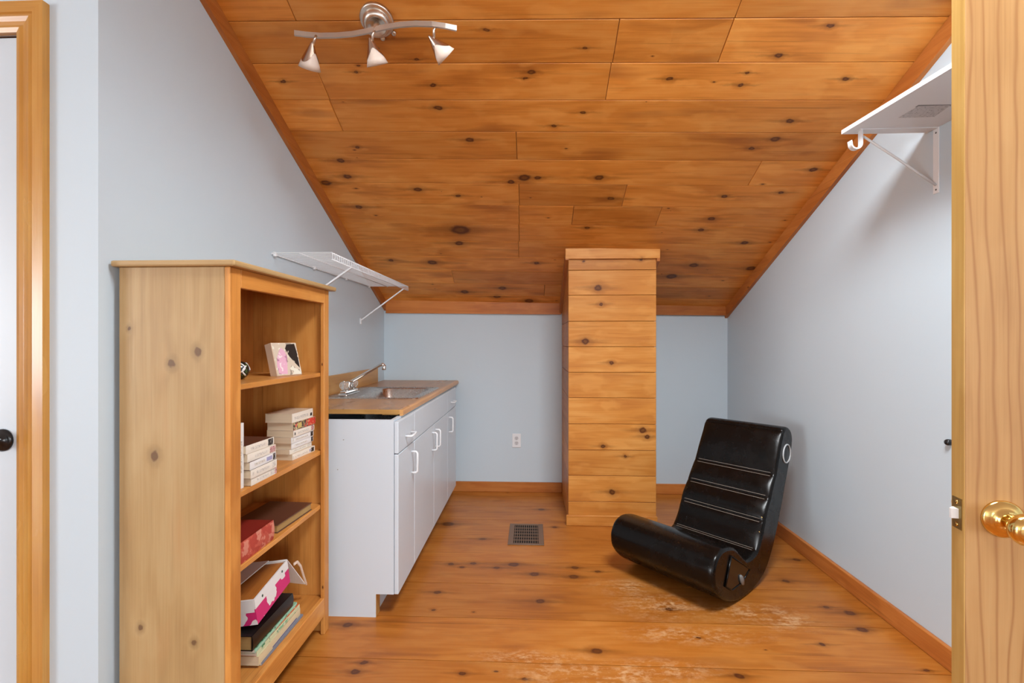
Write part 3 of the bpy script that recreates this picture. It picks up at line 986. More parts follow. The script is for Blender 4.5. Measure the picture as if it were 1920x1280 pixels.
# bottom shelf pile
zb = .1565
green_cv = ink('cover_green_print', (0.25, 0.50, 0.30), ((0.72, 0.78, 0.60), (0.03, 0.16, 0.07)), 60, .56)
book('thin blue grey magazine at the very bottom of the low shelf pile', (-1.018, 1.690, zb), 0, .285, .215, .009, ink('cover_blue_grey', (.22, .24, .30)), page_white, None, None, (), name='magazine')
book('tan paper bound book on the thin magazine in the low shelf pile', (-1.020, 1.676, zb + .0095), math.radians(1), .290, .210, .030, ink('cover_pale_yellow', (.70, .60, .38)), page_cream, ink('cover_pale_yellow', (.70, .60, .38)), None, [(.3, .9, .1, .25, ink('ink_blue_line', (.12, .14, .3)))], name='softcover_book')
book('green and orange softcover book on the tan one in the low shelf pile', (-1.022, 1.676, zb + .040), math.radians(-.5), .284, .208, .017, ink('cover_orange', (.70, .12, .03), ((.75, .6, .4),), 50, .56), page_white, ink('cover_cream_green', (.62, .66, .42), ((.05, .25, .12),), 40, .6), None, [(.45, .7, .2, .8, green_cv)], name='softcover_book')
book('thin mint green magazine under the black album on the low shelf', (-1.024, 1.664, zb + .0575), math.radians(1), .286, .206, .012, green_cv, page_white, ink('cover_mint', (.34, .62, .46), ((.10, .32, .2),), 60, .6), None, (), name='magazine')
book('black padded album with gilt pages on the low shelf', (-1.026, 1.645, zb + .070), math.radians(.5), .262, .205, .050, ink('cover_black_vinyl', (.006, .005, .005), (), 1, 1, .35), page_gold, ink('cover_black_vinyl', (.006, .005, .005), (), 1, 1, .35), None, (), True, name='photo_album')

# floral storage box, lid off, lying on the album
floral_m, _nt, _bs = nodes_of('floral_print_canvas')
_b = NB(_nt)
_tc = _nt.nodes.new('ShaderNodeTexCoord')
_w = _b.vec('MULTIPLY', _tc.outputs['Object'], (1, 1, 1))
_vo = _nt.nodes.new('ShaderNodeTexVoronoi')
_vo.inputs['Scale'].default_value = 13.0
_nz = _nt.nodes.new('ShaderNodeTexNoise')
_nz.inputs['Scale'].default_value = 28
_nt.links.new(_w, _nz.inputs['Vector'])
_nt.links.new(_b.vec('ADD', _w, _b.vec('MULTIPLY', _b.vec('SUBTRACT', _nz.outputs['Color'], (.5, .5, .5)), (.05, .05, .05))), _vo.inputs['Vector'])
_cc = _b.ramp(_vo.outputs['Distance'], [(0.0, (.30, .20, .02)), (.13, (.42, .30, .05)), (.17, (.80, .77, .76)), (.47, (.80, .77, .76)), (.50, (.62, .02, .16)), (.80, (.62, .02, .16))], 'CONSTANT')
_nt.links.new(_cc, _bs.inputs['Base Color'])
_bs.inputs['Roughness'].default_value = .6
zf = zb + .139
fb = thing('floral_storage_box', 'white box with pink flowers and loose flap lying on the black album', 'box', (-1.03, 1.66, zf), (math.radians(4), math.radians(-6), math.radians(4)))
wX, wY, hB = .20, .25, .088
local('floral_wall', MB().box(wX / 2 - .004, wX / 2, -wY / 2, wY / 2, 0, hB * .62).box(-wX / 2, wX / 2 - .004, -wY / 2, -wY / 2 + .004, 0, hB * .5).box(-wX / 2, -wX / 2 + .004, -wY / 2 + .004, wY / 2, 0, hB * .6).box(-wX / 2 + .004, wX / 2 - .004, wY / 2 - .004, wY / 2, 0, hB * .6).box(-wX / 2 + .004, wX / 2 - .004, -wY / 2 + .004, wY / 2 - .004, 0, .004), floral_m, fb)
rim = local('white_band', MB().box(wX / 2 - .0045, wX / 2 + .0005, -wY / 2, wY / 2, hB * .62, hB).box(-wX / 2, wX / 2 - .0045, -wY / 2 - .0005, -wY / 2 + .0045, hB * .5, hB).box(-wX / 2, -wX / 2 + .0045, -wY / 2 + .0045, wY / 2, hB * .6, hB).box(-wX / 2 + .0045, wX / 2 - .0045, wY / 2 - .0045, wY / 2, hB * .6, hB), white_cv, fb)
for y in (-.075, .075):
    local('eyelet', MB().lathe([(.0045, 0), (.0045, .0012), (.002, .0016)], Matrix.Translation((wX / 2 + .0004, y, hB * .80)) @ Matrix.Rotation(math.radians(90), 4, 'Y'), n=14), ink('eyelet_dark', (.02, .06, .03)), rim)
local('cardboard_tray', MB().box(-wX / 2 + .005, wX / 2 - .005, -wY / 2 + .005, wY / 2 - .005, hB - .016, hB - .006), case_back, fb, grain=1)
mb = MB()
mb.hexa([(-.05, wY / 2, hB), (wX / 2, wY / 2, hB), (wX / 2 - .002, wY / 2 + .120, -.085), (-.03, wY / 2 + .07, -.02), (-.05, wY / 2, hB + .003), (wX / 2, wY / 2, hB + .003), (wX / 2 - .002, wY / 2 + .124, -.083), (-.03, wY / 2 + .074, -.018)])
mb.hexa([(-wX / 2, -.02, hB + .002), (-.02, -wY / 2, hB + .001), (.03, wY / 2, hB + .003), (-wX / 2, wY / 2, hB + .004), (-wX / 2, -.02, hB + .005), (-.02, -wY / 2, hB + .004), (.03, wY / 2, hB + .006), (-wX / 2, wY / 2, hB + .007)])
local('flap', mb, ink('flap_white', (.80, .78, .75)), fb)
local('ribbon_loop', MB().ribbon([(wX / 2 + .001, wY / 2 + .045, .045), (wX / 2 + .004, wY / 2 + .068, .042), (wX / 2 + .004, wY / 2 + .092, .010), (wX / 2 + .002, wY / 2 + .112, -.050), (wX / 2, wY / 2 + .128, -.088), (wX / 2 - .004, wY / 2 + .138, -.092)], .004, .010), ink('ribbon_cream', (.78, .62, .5)), fb)

# ------------------------------------------------------------------ sink cabinet
kx, kxb, ky0, ky1 = -.624, -1.222, 2.100, 3.715
cab = thing('sink_cabinet', 'white laminate base cabinet with D pulls under the wooden countertop', 'cabinet', ((kx + kxb) / 2, (ky0 + ky1) / 2, 0))
ctop = .8945
mb = MB().prism([(kxb, 0), (kx - .082, 0), (kx - .082, .105), (kx, .105), (kx, ctop), (kxb, ctop)], 'y', ky0, ky0 + .016)
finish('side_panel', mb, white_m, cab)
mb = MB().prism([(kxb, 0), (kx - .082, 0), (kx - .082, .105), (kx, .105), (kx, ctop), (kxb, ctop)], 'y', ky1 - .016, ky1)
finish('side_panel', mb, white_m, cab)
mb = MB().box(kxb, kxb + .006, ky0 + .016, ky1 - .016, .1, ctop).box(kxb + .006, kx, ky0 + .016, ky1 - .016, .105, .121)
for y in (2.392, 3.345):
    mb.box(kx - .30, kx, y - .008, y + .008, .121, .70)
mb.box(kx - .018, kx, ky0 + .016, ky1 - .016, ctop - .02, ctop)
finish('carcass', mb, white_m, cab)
finish('toe_kick', MB().box(kx - .105, kx - .090, ky0 + .0165, ky1 - .0165, 0, .104), white_m, cab)
finish('edge_band', MB().box(kx - .0818, kx - .0806, ky0 + .0006, ky0 + .052, .0005, .1045), oak_m, cab, grain=2)
xf0, xf1 = kx + .0015, kx + .021
zl = .740
cols = [(ky0 + .001, 2.391), (2.395, 3.342), (3.346, ky1 - .001)]


def d_pull(parent, y, zc_, vertical, L=.105):
    mb = MB()
    h = L / 2
    prof = [(0, -h), (.022, -h), (.030, -h + .008), (.030, h - .008), (.022, h), (0, h)]
    pts = []
    for (dx, q) in prof:
        pts.append((xf1 + dx, y, zc_ + q) if vertical else (xf1 + dx, y + q, zc_))
    mb.tube(pts, .0052, 10)
    return finish('handle', mb, plastic_white_m, parent)


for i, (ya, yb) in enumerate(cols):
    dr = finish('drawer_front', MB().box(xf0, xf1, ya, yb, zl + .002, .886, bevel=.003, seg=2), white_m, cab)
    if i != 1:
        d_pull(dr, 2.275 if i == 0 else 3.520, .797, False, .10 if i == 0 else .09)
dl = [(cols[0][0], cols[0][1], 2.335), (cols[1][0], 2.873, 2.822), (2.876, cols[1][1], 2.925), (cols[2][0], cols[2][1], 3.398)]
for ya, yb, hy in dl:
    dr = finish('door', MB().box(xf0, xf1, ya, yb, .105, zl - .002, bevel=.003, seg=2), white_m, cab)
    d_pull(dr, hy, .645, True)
for px, py in ((644, 824), (633, 880)):
    q = hY(px, py, ky0)
    finish('screw_cap', MB().lathe([(.003, 0), (.001, .0008)], Matrix.Translation(q) @ Matrix.Rotation(math.radians(90), 4, 'X'), n=10), ink('screw_grey', (.45, .45, .45)), cab)

# ------------------------------------------------------------------ countertop (with hole for the sink) and backsplash
ct = thing('countertop', 'butcher block laminate countertop on the white cabinet', 'countertop', (-.93, 3.05, ctop))
hy0, hy1, hx0, hx1 = 2.655, 3.235, -1.05, -.672
ty0, ty1, tx0, tx1, tz0, tz1 = 2.215, YB - .001, XL + .001, -.612, .903, .925
mb = MB()
for (a, b2, c, d) in ((tx0, hx0, ty0, ty1), (hx1, tx1 - .018, ty0, ty1), (hx0, hx1, ty0, hy0), (hx0, hx1, hy1, ty1)):
    mb.box(a, b2, c, d, tz0, tz1, tone=.2)
# rolled front nosing
R_ = .012
arc = [(tx1 - .018, tz1)] + [(tx1 - R_ + R_ * math.sin(t_ * math.pi / 10), tz1 - R_ + R_ * math.cos(t_ * math.pi / 10)) for t_ in range(0, 6)] + [(tx1, tz1 - .026), (tx1 - .004, tz1 - .030), (tx1 - .018, tz1 - .030)]
finish('worktop', mb, counter_m, ct, grain=1)
finish('front_nosing', MB().prism(arc, 'y', ty0, ty1, tone=.75), nosing_m, ct, grain=1)
finish('end_band', MB().box(tx0, tx1 - .018, ty0 - .0008, ty0, tz0, tz1, tone=.6), oak_m, ct, grain=0)
finish('support_strip', MB().box(-.72, tx1 - .03, ty0 + .02, ty1 - .3, ctop + .001, tz0 - .0002).box(tx0 + .03, tx0 + .09, ty0 + .02, ky1, ctop + .0005, tz0), oak_m, ct, grain=1)
finish('backsplash', MB().box(tx0, tx0 + .021, ty0, 3.685, tz1, 1.040, bevel=.002, tone=.4), oak_m, ct, grain=1)

# ------------------------------------------------------------------ sink
sk_t = thing('kitchen_sink', 'stainless steel drop in sink set in the wooden countertop', 'sink', (-.9, 2.945, .925))


def rrect(x0, x1, y0, y1, r, n=6):
    pts = []
    for (cx_, cy_, a0) in ((x1 - r, y1 - r, 0), (x0 + r, y1 - r, 90), (x0 + r, y0 + r, 180), (x1 - r, y0 + r, 270)):
        for k in range(n + 1):
            a = math.radians(a0 + 90 * k / n)
            pts.append((cx_ + r * math.cos(a), cy_ + r * math.sin(a)))
    return pts


mb = MB()
loops = [(rrect(-1.195, -.645, 2.625, 3.270, .03), .9255), (rrect(-1.193, -.647, 2.627, 3.268, .03), .9300), (rrect(-1.186, -.654, 2.634, 3.261, .03), .9305),
         (rrect(-1.182, -.658, 2.640, 3.255, .03), .9272), (rrect(-1.028, -.692, 2.675, 3.215, .06), .9268), (rrect(-1.022, -.698, 2.681, 3.209, .06), .922),
         (rrect(-1.012, -.708, 2.691, 3.199, .06), .80), (rrect(-.985, -.735, 2.715, 3.175, .06), .765), (rrect(-.90, -.83, 2.91, 2.98, .03), .760)]
vr = [[mb.bm.verts.new((x, y, z)) for x, y in lp_] for lp_, z in loops]
for i in range(len(vr) - 1):
    n = len(vr[i])
    for k in range(n):
        f = mb.bm.faces.new((vr[i][k], vr[i][(k + 1) % n], vr[i + 1][(k + 1) % n], vr[i + 1][k]))
        f.smooth = True
mb.bm.faces.new(vr[-1])
finish('basin', mb, steel_m, sk_t)
finish('drain', MB().lathe([(.042, 0), (.042, .002), (.03, .003), (.008, .0025)], Matrix.Translation((-.865, 2.945, .7605))), chrome_m, sk_t)

# ------------------------------------------------------------------ faucet
fx, fyy, fz = -1.118, 2.830, .9275
fc = thing('faucet', 'chrome two handle faucet with long angled spout on the sink', 'faucet', (fx, fyy, fz))
finish('base_plate', MB().box(fx - .028, fx + .030, fyy - .105, fyy + .105, fz, fz + .012, bevel=.006, seg=2).box(fx - .022, fx + .022, fyy - .095, fyy + .095, fz + .012, fz + .03, bevel=.006, seg=2), chrome_m, fc)
for dy in (-.075, .075):
    M_ = Matrix.Translation((fx, fyy + dy, fz + .028))
    hnd = finish('faucet_handle', MB().lathe([(.012, 0), (.016, .010), (.026, .018), (.029, .032), (.027, .046), (.018, .054), (.003, .056)], M_, n=9), acrylic_m, fc)
    finish('handle_cap', MB().lathe([(.009, .052), (.009, .058), (.002, .060)], M_, n=12), chrome_m, hnd)
    finish('valve_stem', MB().lathe([(.013, -.002), (.013, .006), (.007, .010), (.007, .045)], M_, n=12), chrome_m, hnd)
finish('spout', MB().lathe([(.015, 0), (.015, .05), (.012, .058), (.003, .06)], Matrix.Translation((fx, fyy, fz + .02))).tube([(fx, fyy, fz + .070), (fx + .03, fyy, fz + .085), (fx + .10, fyy - .006, fz + .125), (fx + .195, fyy - .014, fz + .178), (fx + .212, fyy - .016, fz + .183), (fx + .222, fyy - .016, fz + .178)], .0095, 12), chrome_m, fc)
finish('aerator', MB().lathe([(.0115, 0), (.0125, .008), (.0125, .024), (.010, .03)], Matrix.Translation((fx + .222, fyy - .016, fz + .150))), chrome_m, fc)

# ------------------------------------------------------------------ outlet and floor register, wall bumper
q0, q1 = hY(961.5, 813.5, YB), hY(975.5, 837.5, YB)
ou = thing('wall_outlet', 'white duplex outlet on the back wall left of the chimney', 'outlet', ((q0.x + q1.x) / 2, YB, (q0.z + q1.z) / 2))
local('cover_plate', MB().box(-.036, .036, -.006, -.0005, -.058, .058, bevel=.003), plastic_white_m, ou)
for dz in (-.02, .02):
    rc = local('receptacle', MB().lathe([(.0165, 0), (.0165, .0015), (.015, .002)], Matrix.Translation((0, -.006, dz)) @ Matrix.Rotation(math.radians(90), 4, 'X'), n=20), paint('outlet_face', (.62, .63, .65), .4, 0, 0), ou)
    local('slot', MB().box(-.007, -.0045, -.0088, -.0078, dz - .001, dz + .007).box(.0045, .007, -.0088, -.0078, dz - .001, dz + .007).box(-.002, .002, -.0088, -.0078, dz - .010, dz - .006), dark_m, rc)
ou2 = thing('wall_outlet', 'white outlet plate almost hidden right of the chimney on the back wall', 'outlet', (.90, YB, .60))
local('cover_plate', MB().box(-.036, .036, -.006, -.0005, -.058, .058, bevel=.003), plastic_white_m, ou2)
ve = thing('floor_register', 'brown metal heating grille set in the pine floor', 'vent', (-.036, 3.045, 0))
vw, vl = .112, .165
local('frame', MB().box(-vw, -vw + .034, -vl, vl, .0003, .005, bevel=.0015).box(vw - .034, vw, -vl, vl, .0003, .005, bevel=.0015).box(-vw + .034, vw - .034, -vl, -vl + .022, .0003, .005, bevel=.0015).box(-vw + .034, vw - .034, vl - .022, vl, .0003, .005, bevel=.0015), vent_m, ve)
local('duct', MB().box(-vw + .033, vw - .033, -vl + .021, vl - .021, .0002, .0009), dark_m, ve)
mb = MB()
for k in range(11):
    x = -vw + .034 + (k + .5) * (2 * vw - .068) / 11
    mb.box(x - .0022, x + .0022, -vl + .022, vl - .022, .001, .0042)
for k in range(5):
    y = -vl + .022 + (k + 1) * (2 * vl - .044) / 6
    mb.box(-vw + .034, vw - .034, y - .004, y + .004, .001, .0038)
local('grille', mb, vent_m, ve)
q = hX(1781.5, 829, XR)
bp = thing('wall_bumper', 'small black round bumper on the right wall beside the open door', 'bumper', tuple(q))
local('rubber_pad', MB().lathe([(.012, 0), (.012, .010), (.009, .016), (.001, .018)], Matrix.Rotation(math.radians(-90), 4, 'Y'), n=18), black_metal_m, bp)

# ------------------------------------------------------------------ wire shelf on the left wall
wz_ = 1.668
ws = thing('wire_shelf', 'white wire shelf on the left wall above the sink', 'shelf', (XL, 2.85, wz_))
wy0, wy1, wxf = 2.185, 3.545, -.945
mb = MB()
n = int((wy1 - wy0) / .0254)
for k in range(n + 1):
    y = wy0 + k * (wy1 - wy0) / n
    mb.tube([(XL + .006, y, wz_ + .004), (wxf, y, wz_ + .004), (wxf + .003, y, wz_ + .001), (wxf + .003, y, wz_ - .030)], .0016, 5, cap=False)
for x, z in ((XL + .006, wz_), (-1.10, wz_), (wxf, wz_), (wxf + .0005, wz_ - .030)):
    mb.tube([(x, wy0, z), (x, wy1, z)], .003, 6)
finish('wire_deck', mb, wire_m, ws)
for y in (2.42, 3.42):
    b_ = finish('brace', MB().ribbon([(wxf + .002, y, wz_ - .030), (XL + .010, y - .07, 1.405)], .019, .008), wire_m, ws)
    finish('wall_clip', MB().box(XL, XL + .012, y - .080, y - .060, 1.375, 1.42, bevel=.003), plastic_white_m, b_)
for y in (2.21, 2.62, 3.08, 3.52):
    finish('wall_clip', MB().box(XL, XL + .016, y - .008, y + .008, wz_ - .010, wz_ + .012, bevel=.003), plastic_white_m, ws)

# ------------------------------------------------------------------ board shelf on the right wall
bs_t = thing('closet_shelf', 'white board shelf high on the right wall with a closet rod bracket', 'shelf', (XR, 1.5, 2.094))
zb0, zb1 = 2.094, 2.110
fn = lambda Y: 1.261 + (1.968 - Y) * .0739
y0s, y1s = 1.30, 1.968
mb = MB().hexa([(fn(y0s), y0s, zb0), (XR, y0s, zb0), (XR, y1s, zb0), (fn(y1s), y1s, zb0), (fn(y0s), y0s, zb1), (XR, y0s, zb1), (XR, y1s, zb1), (fn(y1s), y1s, zb1)])
finish('board', mb, plastic_white_m, bs_t)
# bracket: wall arm, top arm, strut, hook
yb_ = 1.925
br = finish('bracket', MB().box(XR - .003, XR, yb_ - .014, yb_ + .014, 1.835, zb0, bevel=.001).box(1.30, XR, yb_ - .010, yb_ + .010, zb0 - .004, zb0 - .0002), plastic_white_m, bs_t)
finish('strut', MB().tube([(1.318, yb_, zb0 - .028), (1.45, yb_, 1.975), (XR - .003, yb_, 1.868)], .0045, 8), plastic_white_m, br)
hk_ = []
for k in range(13):
    a = math.radians(0 - 180 * k / 12 - 0)
    hk_.append((1.288 + .020 * math.cos(a), yb_, 2.035 + .020 * math.sin(a)))
finish('rod_hook', MB().ribbon([(1.308, yb_ + .0, zb0 - .003), (1.308, yb_, 2.06)] + hk_ + [(1.266, yb_, 2.048)], .022, .005, (0, 1, 0)), plastic_white_m, br)
for z_ in (1.85, 2.075):
    finish('screw', MB().lathe([(.004, 0), (.002, .0015)], Matrix.Translation((XR - .003, yb_, z_)) @ Matrix.Rotation(math.radians(-90), 4, 'Y'), n=10), ink('screw_dark', (.12, .12, .12)), br)
lab_m = print_cover('sticker_print', (0.60, 0.60, 0.61), ((.40, .40, .41),), 130, .56)
L4 = [hZ(px, py, zb0 - .0006) for px, py in ((1684, 221), (1752, 219), (1783, 197), (1722, 199))]
mb = MB()
vv = [mb.bm.verts.new(p) for p in L4] + [mb.bm.verts.new(p + Vector((0, 0, .0005))) for p in L4]
for f in ((0, 1, 2, 3), (7, 6, 5, 4), (0, 4, 5, 1), (1, 5, 6, 2), (2, 6, 7, 3), (3, 7, 4, 0)):
    mb.bm.faces.new([vv[i] for i in f])
st = finish('sticker', mb, lab_m, bs_t)
mbz = MB()
L5 = [hZ(px, py, zb0 - .0005) for px, py in ((1716, 201), (1783, 199), (1783, 196), (1722, 197))]
vv = [mbz.bm.verts.new(p) for p in L5] + [mbz.bm.verts.new(p + Vector((0, 0, .0006))) for p in L5]
for f in ((0, 1, 2, 3), (7, 6, 5, 4), (0, 4, 5, 1), (1, 5, 6, 2), (2, 6, 7, 3), (3, 7, 4, 0)):
    mbz.bm.faces.new([vv[i] for i in f])
finish('slot', mbz, ink('slot_dark', (.16, .16, .17)), bs_t)
st['label'] = 'grey printed sticker under the board'

# ------------------------------------------------------------------ ceiling light
cxl, cyl = ceil_hit(707, 36)
czl = zc(cxl, cyl)
nrm = Vector((-T, -S, -1)).normalized()
lf = thing('ceiling_light', 'brushed nickel three cone track light on the pine ceiling', 'ceiling light', (cxl, cyl, czl))
Mn = Matrix.Translation((cxl, cyl, czl)) @ nrm.to_track_quat('Z', 'Y').to_matrix().to_4x4()
cn = finish('mounting_plate', MB().lathe([(.066, .0005), (.066, .012), (.062, .015), (.02, .016)], Mn, n=40), nickel_m, lf)
for tx, ty in ((.052, -.055), (0, -.072)):
    finish('plate_tab', MB().lathe([(.009, .002), (.009, .010), (.004, .0105)], Mn @ Matrix.Translation((tx, ty, 0)), n=14), nickel_m, cn)
zb_ = 2.447
barpx = [(552, 62), (575, 65), (600, 67), (630, 66.5), (660, 64), (690, 58.5), (720, 51.5), (750, 46.5), (780, 44.5), (810, 45.5), (835, 49), (856, 53.5)]
barp = [hZ(px, py, zb_) for px, py in barpx]
mid = barp[5] * .5 + barp[6] * .5
ax = (mid - Vector((cxl, cyl, czl)))
Mcup = Matrix.Translation(Vector((cxl, cyl, czl)) + nrm * .012) @ nrm.to_track_quat('Z', 'Y').to_matrix().to_4x4()
finish('canopy_cup', MB().lathe([(.052, 0), (.053, .012), (.050, .028), (.042, .036), (.036, .036), (.028, .026), (.010, .022)], Mcup @ Matrix.Rotation(math.radians(8), 4, 'Y'), n=40), nickel_m, lf)
finish('stem', MB().tube([Vector((cxl, cyl, czl)) + nrm * .02, mid + Vector((0, 0, .004))], .009, 12), nickel_m, lf)
finish('curved_bar', MB().ribbon(barp, .008, .019), nickel_m, lf)
metal_cone_m = metal('satin_shade_metal', (0.56, 0.42, 0.33), 0.22)
for (sp, tip, base) in (((593, 67), (585.5, 77), (580.5, 129)), ((702, 57), (692.5, 69), (708, 122)), ((816, 50), (803.5, 66), (837, 107))):
    P0 = hZ(sp[0], sp[1], zb_ - .006)
    dcam = P0.y
    Tp = hY(tip[0], tip[1], dcam + .004)
    Bp = hY(base[0], base[1], dcam + .052)
    ax_ = (Bp - Tp).normalized()
    Lc = (Bp - Tp).length
    Ms = Matrix.Translation(Tp) @ ax_.to_track_quat('Z', 'Y').to_matrix().to_4x4()
    sh = finish('glass_shade', MB().lathe([(.004, .012), (.019, Lc * .42), (.034, Lc * .76), (.0425, Lc), (.0405, Lc - .001), (.0315, Lc * .72), (.017, Lc * .42)], Ms, n=32, cap=False), frost_m, lf)
    # metal sleeve with pointed lower edge
    mb = MB()
    nn, rings = 32, []
    for q_ in range(9):
        ring = []
        for k in range(nn):
            a = 2 * math.pi * k / nn
            reach = Lc * (.58 + .20 * math.cos(2 * a + 1.2))
            zz = reach * q_ / 8
            ring.append(mb.bm.verts.new(Ms @ Vector(((.003 + .0435 * zz / Lc) * math.cos(a), (.003 + .0435 * zz / Lc) * math.sin(a), zz))))
        rings.append(ring)
    for q_ in range(8):
        for k in range(nn):
            f = mb.bm.faces.new((rings[q_][k], rings[q_][(k + 1) % nn], rings[q_ + 1][(k + 1) % nn], rings[q_ + 1][k]))
            f.smooth = True
    mb.bm.faces.new(rings[0])
    finish('metal_sleeve', mb, metal_cone_m, sh)
    finish('swivel_arm', MB().tube([P0, P0 + Vector((-.004, -.006, -.018)), Tp + ax_ * .028 + Vector((0, .006, 0.004))], .0048, 8), nickel_m, lf)
    finish('bulb', MB().lathe([(.006, Lc * .5), (.010, Lc * .62), (.014, Lc * .80), (.008, Lc * .9), (.001, Lc * .92)], Ms, n=16), plastic_white_m, lf)

# ------------------------------------------------------------------ black rocker chair
th = math.radians(47.6)
SCL = 0.973
cO = Vector((.955 * SCL, 2.296 * SCL, 0))
rc_t = thing('rocker_chair', 'black vinyl floor rocker gaming chair with rolled front edge by the right wall', 'chair', tuple(cO), (0, 0, -th))
# local frame: x = to the chair's right edge in view (negative = left), y = back, z = up
raw = [(.645, .742), (.615, .690), (.572, .600), (.529, .511), (.456, .398), (.395, .305), (.352, .215), (.300, .160), (.240, .140), (.175, .150), (.110, .196), (.055, .240), (-.004, .262), (-.068, .270),
       (-.125, .252), (-.160, .206), (-.166, .160), (-.150, .108), (-.084, .040), (.010, -.010), (.13, -.035), (.277, -.025), (.395, .012), (.486, .095), (.562, .205), (.620, .310), (.680, .430), (.750, .571), (.782, .660), (.772, .715), (.735, .748), (.690, .757)]
raw = [(s_ * SCL, EYE - (EYE - z_) * SCL) for s_, z_ in raw]
raw = [(s_, z_ + .0006) for s_, z_ in raw]


def catmull(P, sub):
    out = []
    n = len(P)
    for i in range(n):
        p0, p1, p2, p3 = (Vector(P[(i + k - 1) % n]) for k in range(4))
        for k in range(sub):
            t_ = k / sub
            out.append(.5 * ((2 * p1) + (-p0 + p2) * t_ + (2 * p0 - 5 * p1 + 4 * p2 - p3) * t_ ** 2 + (-p0 + 3 * p1 - 3 * p2 + p3) * t_ ** 3))
    return out


SUB = 12
PF = catmull(raw, SUB)
NP = len(PF)
ctr = [PF[(i + 1) % NP] - PF[i - 1] for i in range(NP)]
nor = []
for d in ctr:
    nn_ = Vector((d.y, -d.x))
    nn_.normalize()
    nor.append(nn_)
# orientation check: normals should point outward (area sign)
area = sum(PF[i].x * PF[(i + 1) % NP].y - PF[(i + 1) % NP].x * PF[i].y for i in range(NP))
if area < 0:
    nor = [-q for q in nor]
seam_idx = [3 * SUB, 4 * SUB, 5 * SUB + 2, int(7 * SUB), 9 * SUB]


def width_at(i):
    s_, z_ = PF[i]
    w = .478
    if z_ > .35:
        w = .478 - .022 * min(1, (z_ - .35) / .35)
    f = min(1, max(0, (.20 - s_) / .14))
    f = f * f * (3 - 2 * f)
    return w + (.578 - w) * f


def puff(i):
    """cushion bulge between seams on the sitting side"""
    if i <= seam_idx[-1]:
        for a, b2 in zip([0] + seam_idx[:-1], seam_idx):
            if a <= i <= b2:
                f = (i - a) / (b2 - a)
                return .015 * math.sin(math.pi * f) ** .55 - .008
    return 0.0


stations = [(0.0, .015), (.003, .008), (.008, .003), (.016, .0007), (.03, 0.0)]
lat = [(t_, ins, 'L') for t_, ins in stations] + [(f, 0.0, 'M') for f in (.18, .34, .5, .66, .82)] + [(t_, ins, 'R') for t_, ins in reversed(stations)]
mb = MB()
rings = []
for (t_, ins, side) in lat:
    ring = []
    for i in range(NP):
        w = width_at(i)
        x = -w + t_ if side == 'L' else (-t_ if side == 'R' else -w * (1 - t_))
        fade = 0.35 if ins > 0 else 1.0
        off = -ins + puff(i) * fade
        p = PF[i] + nor[i] * off
        ring.append(mb.bm.verts.new((x, p.x, p.y)))
    rings.append(ring)
for a in range(len(rings) - 1):
    for i in range(NP):
        f = mb.bm.faces.new((rings[a][i], rings[a][(i + 1) % NP], rings[a + 1][(i + 1) % NP], rings[a + 1][i]))
        f.smooth = True
f1 = mb.bm.faces.new(rings[0])
f2 = mb.bm.faces.new(list(reversed(rings[-1])))
bmesh.ops.triangulate(mb.bm, faces=[f1, f2])
local('shell', mb, leather_m, rc_t)


def on_surf(i, x, lift):
    p = PF[i % NP] + nor[i % NP] * (puff(i % NP) + lift)
    return (x, p.x, p.y)


for si in seam_idx:
    mb = MB()
    for di in (-1, 1):
        w = width_at(si)
        mb.tube([on_surf(si + di, -w + .012, -.006)] + [on_surf(si + di, -w + .03 + (w - .06) * k / 10, .0004) for k in range(11)] + [on_surf(si + di, -.012, -.006)], .0013, 6)
    local('seam_stitching', mb, stitch_m, rc_t)
for side in (0, 1):
    mb = MB()
    pts = []
    for i in range(0, 17 * SUB):
        w = width_at(i)
        p = PF[i] + nor[i] * (-.0035 + puff(i) * .35)
        pts.append((-.0165 if side else -w + .0165, p.x, p.y))
    mb.tube(pts, .0022, 6)
    pp = local('edge_piping', mb, leather_m, rc_t)
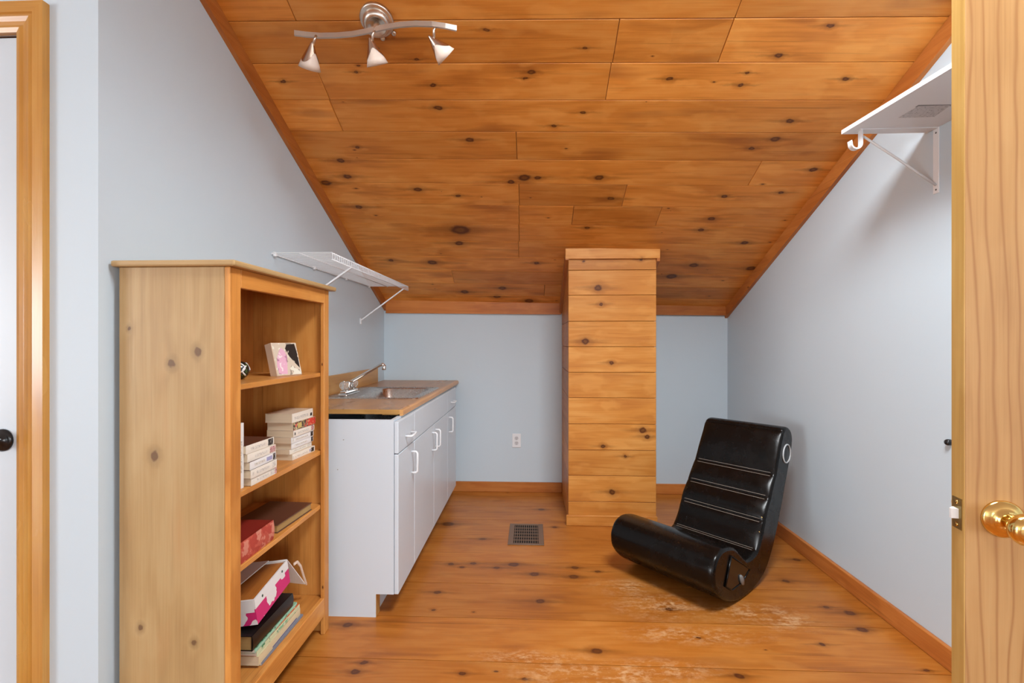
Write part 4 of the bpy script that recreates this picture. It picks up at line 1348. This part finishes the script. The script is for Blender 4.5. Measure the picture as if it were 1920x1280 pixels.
# speaker on the right flank and pocket in the right end of the roll, measured on that flank
def flank(px, py):
    r = ray(px, py)
    R_ = Vector((math.cos(th), -math.sin(th)))
    B_ = Vector((math.sin(th), math.cos(th)))
    t_ = (cO.x * R_.x + cO.y * R_.y) / (r[0] * R_.x + r[1] * R_.y)
    p = Vector((r[0] * t_ - cO.x, r[1] * t_ - cO.y))
    return (p.dot(B_), EYE + r[2] * t_)


sy_, sz_ = flank(1474, 850)
Mr = Matrix.Translation((0.0, sy_, sz_)) @ Matrix.Rotation(math.radians(90), 4, 'Y')
rg = [(.050 + .0042 * math.cos(2 * math.pi * k / 10), .003 + .0042 * math.sin(2 * math.pi * k / 10)) for k in range(11)]
spk = local('speaker', MB().lathe([(.046, 0), (.046, .003), (.034, .0015), (.020, .004), (.001, .005)], Mr, n=36), paint('speaker_cone_black', (.006, .006, .006), .35, 0, 0), rc_t)
local('speaker_ring', MB().lathe(rg, Mr, n=36, cap=False), paint('silver_ring', (.55, .57, .58), .25, 0, 0), spk)
pk_pts = [flank(*q) for q in ((1369.4, 1042), (1404, 1066), (1390, 1091), (1371, 1106), (1359, 1098.5), (1363.5, 1074.8))]
pk = local('side_pocket', MB().prism(pk_pts, 'x', .0002, .004), paint('pocket_gloss_black', (.004, .004, .004), .15, 0, 0), rc_t)
local('pocket_rim', MB().tube([(.004, a, b) for a, b in pk_pts + pk_pts[:1]], .0045, 8), leather_m, pk)
dy_, dz_ = flank(1388, 1086)
local('control_dial', MB().lathe([(.026, 0), (.026, .006), (.022, .010), (.001, .012)], Matrix.Translation((.003, dy_, dz_)) @ Matrix.Rotation(math.radians(90), 4, 'Y') @ Matrix.Rotation(math.radians(28), 4, 'Z') @ Matrix.Diagonal((1.2, .55, 1, 1)), n=24), paint('dial_grey', (.20, .21, .21), .2, 0, 0), pk)
# brass snaps where back meets seat
sn = MB()
for i in (5 * SUB, 5 * SUB + 9):
    p = PF[i] + nor[i] * .001
    sn.lathe([(.005, 0), (.004, .002), (.001, .003)], Matrix.Translation((-.016, p.x, p.y)) @ Matrix.Rotation(math.radians(60), 4, 'Y'), n=12)
local('snap_fastener', sn, brass_m, rc_t)
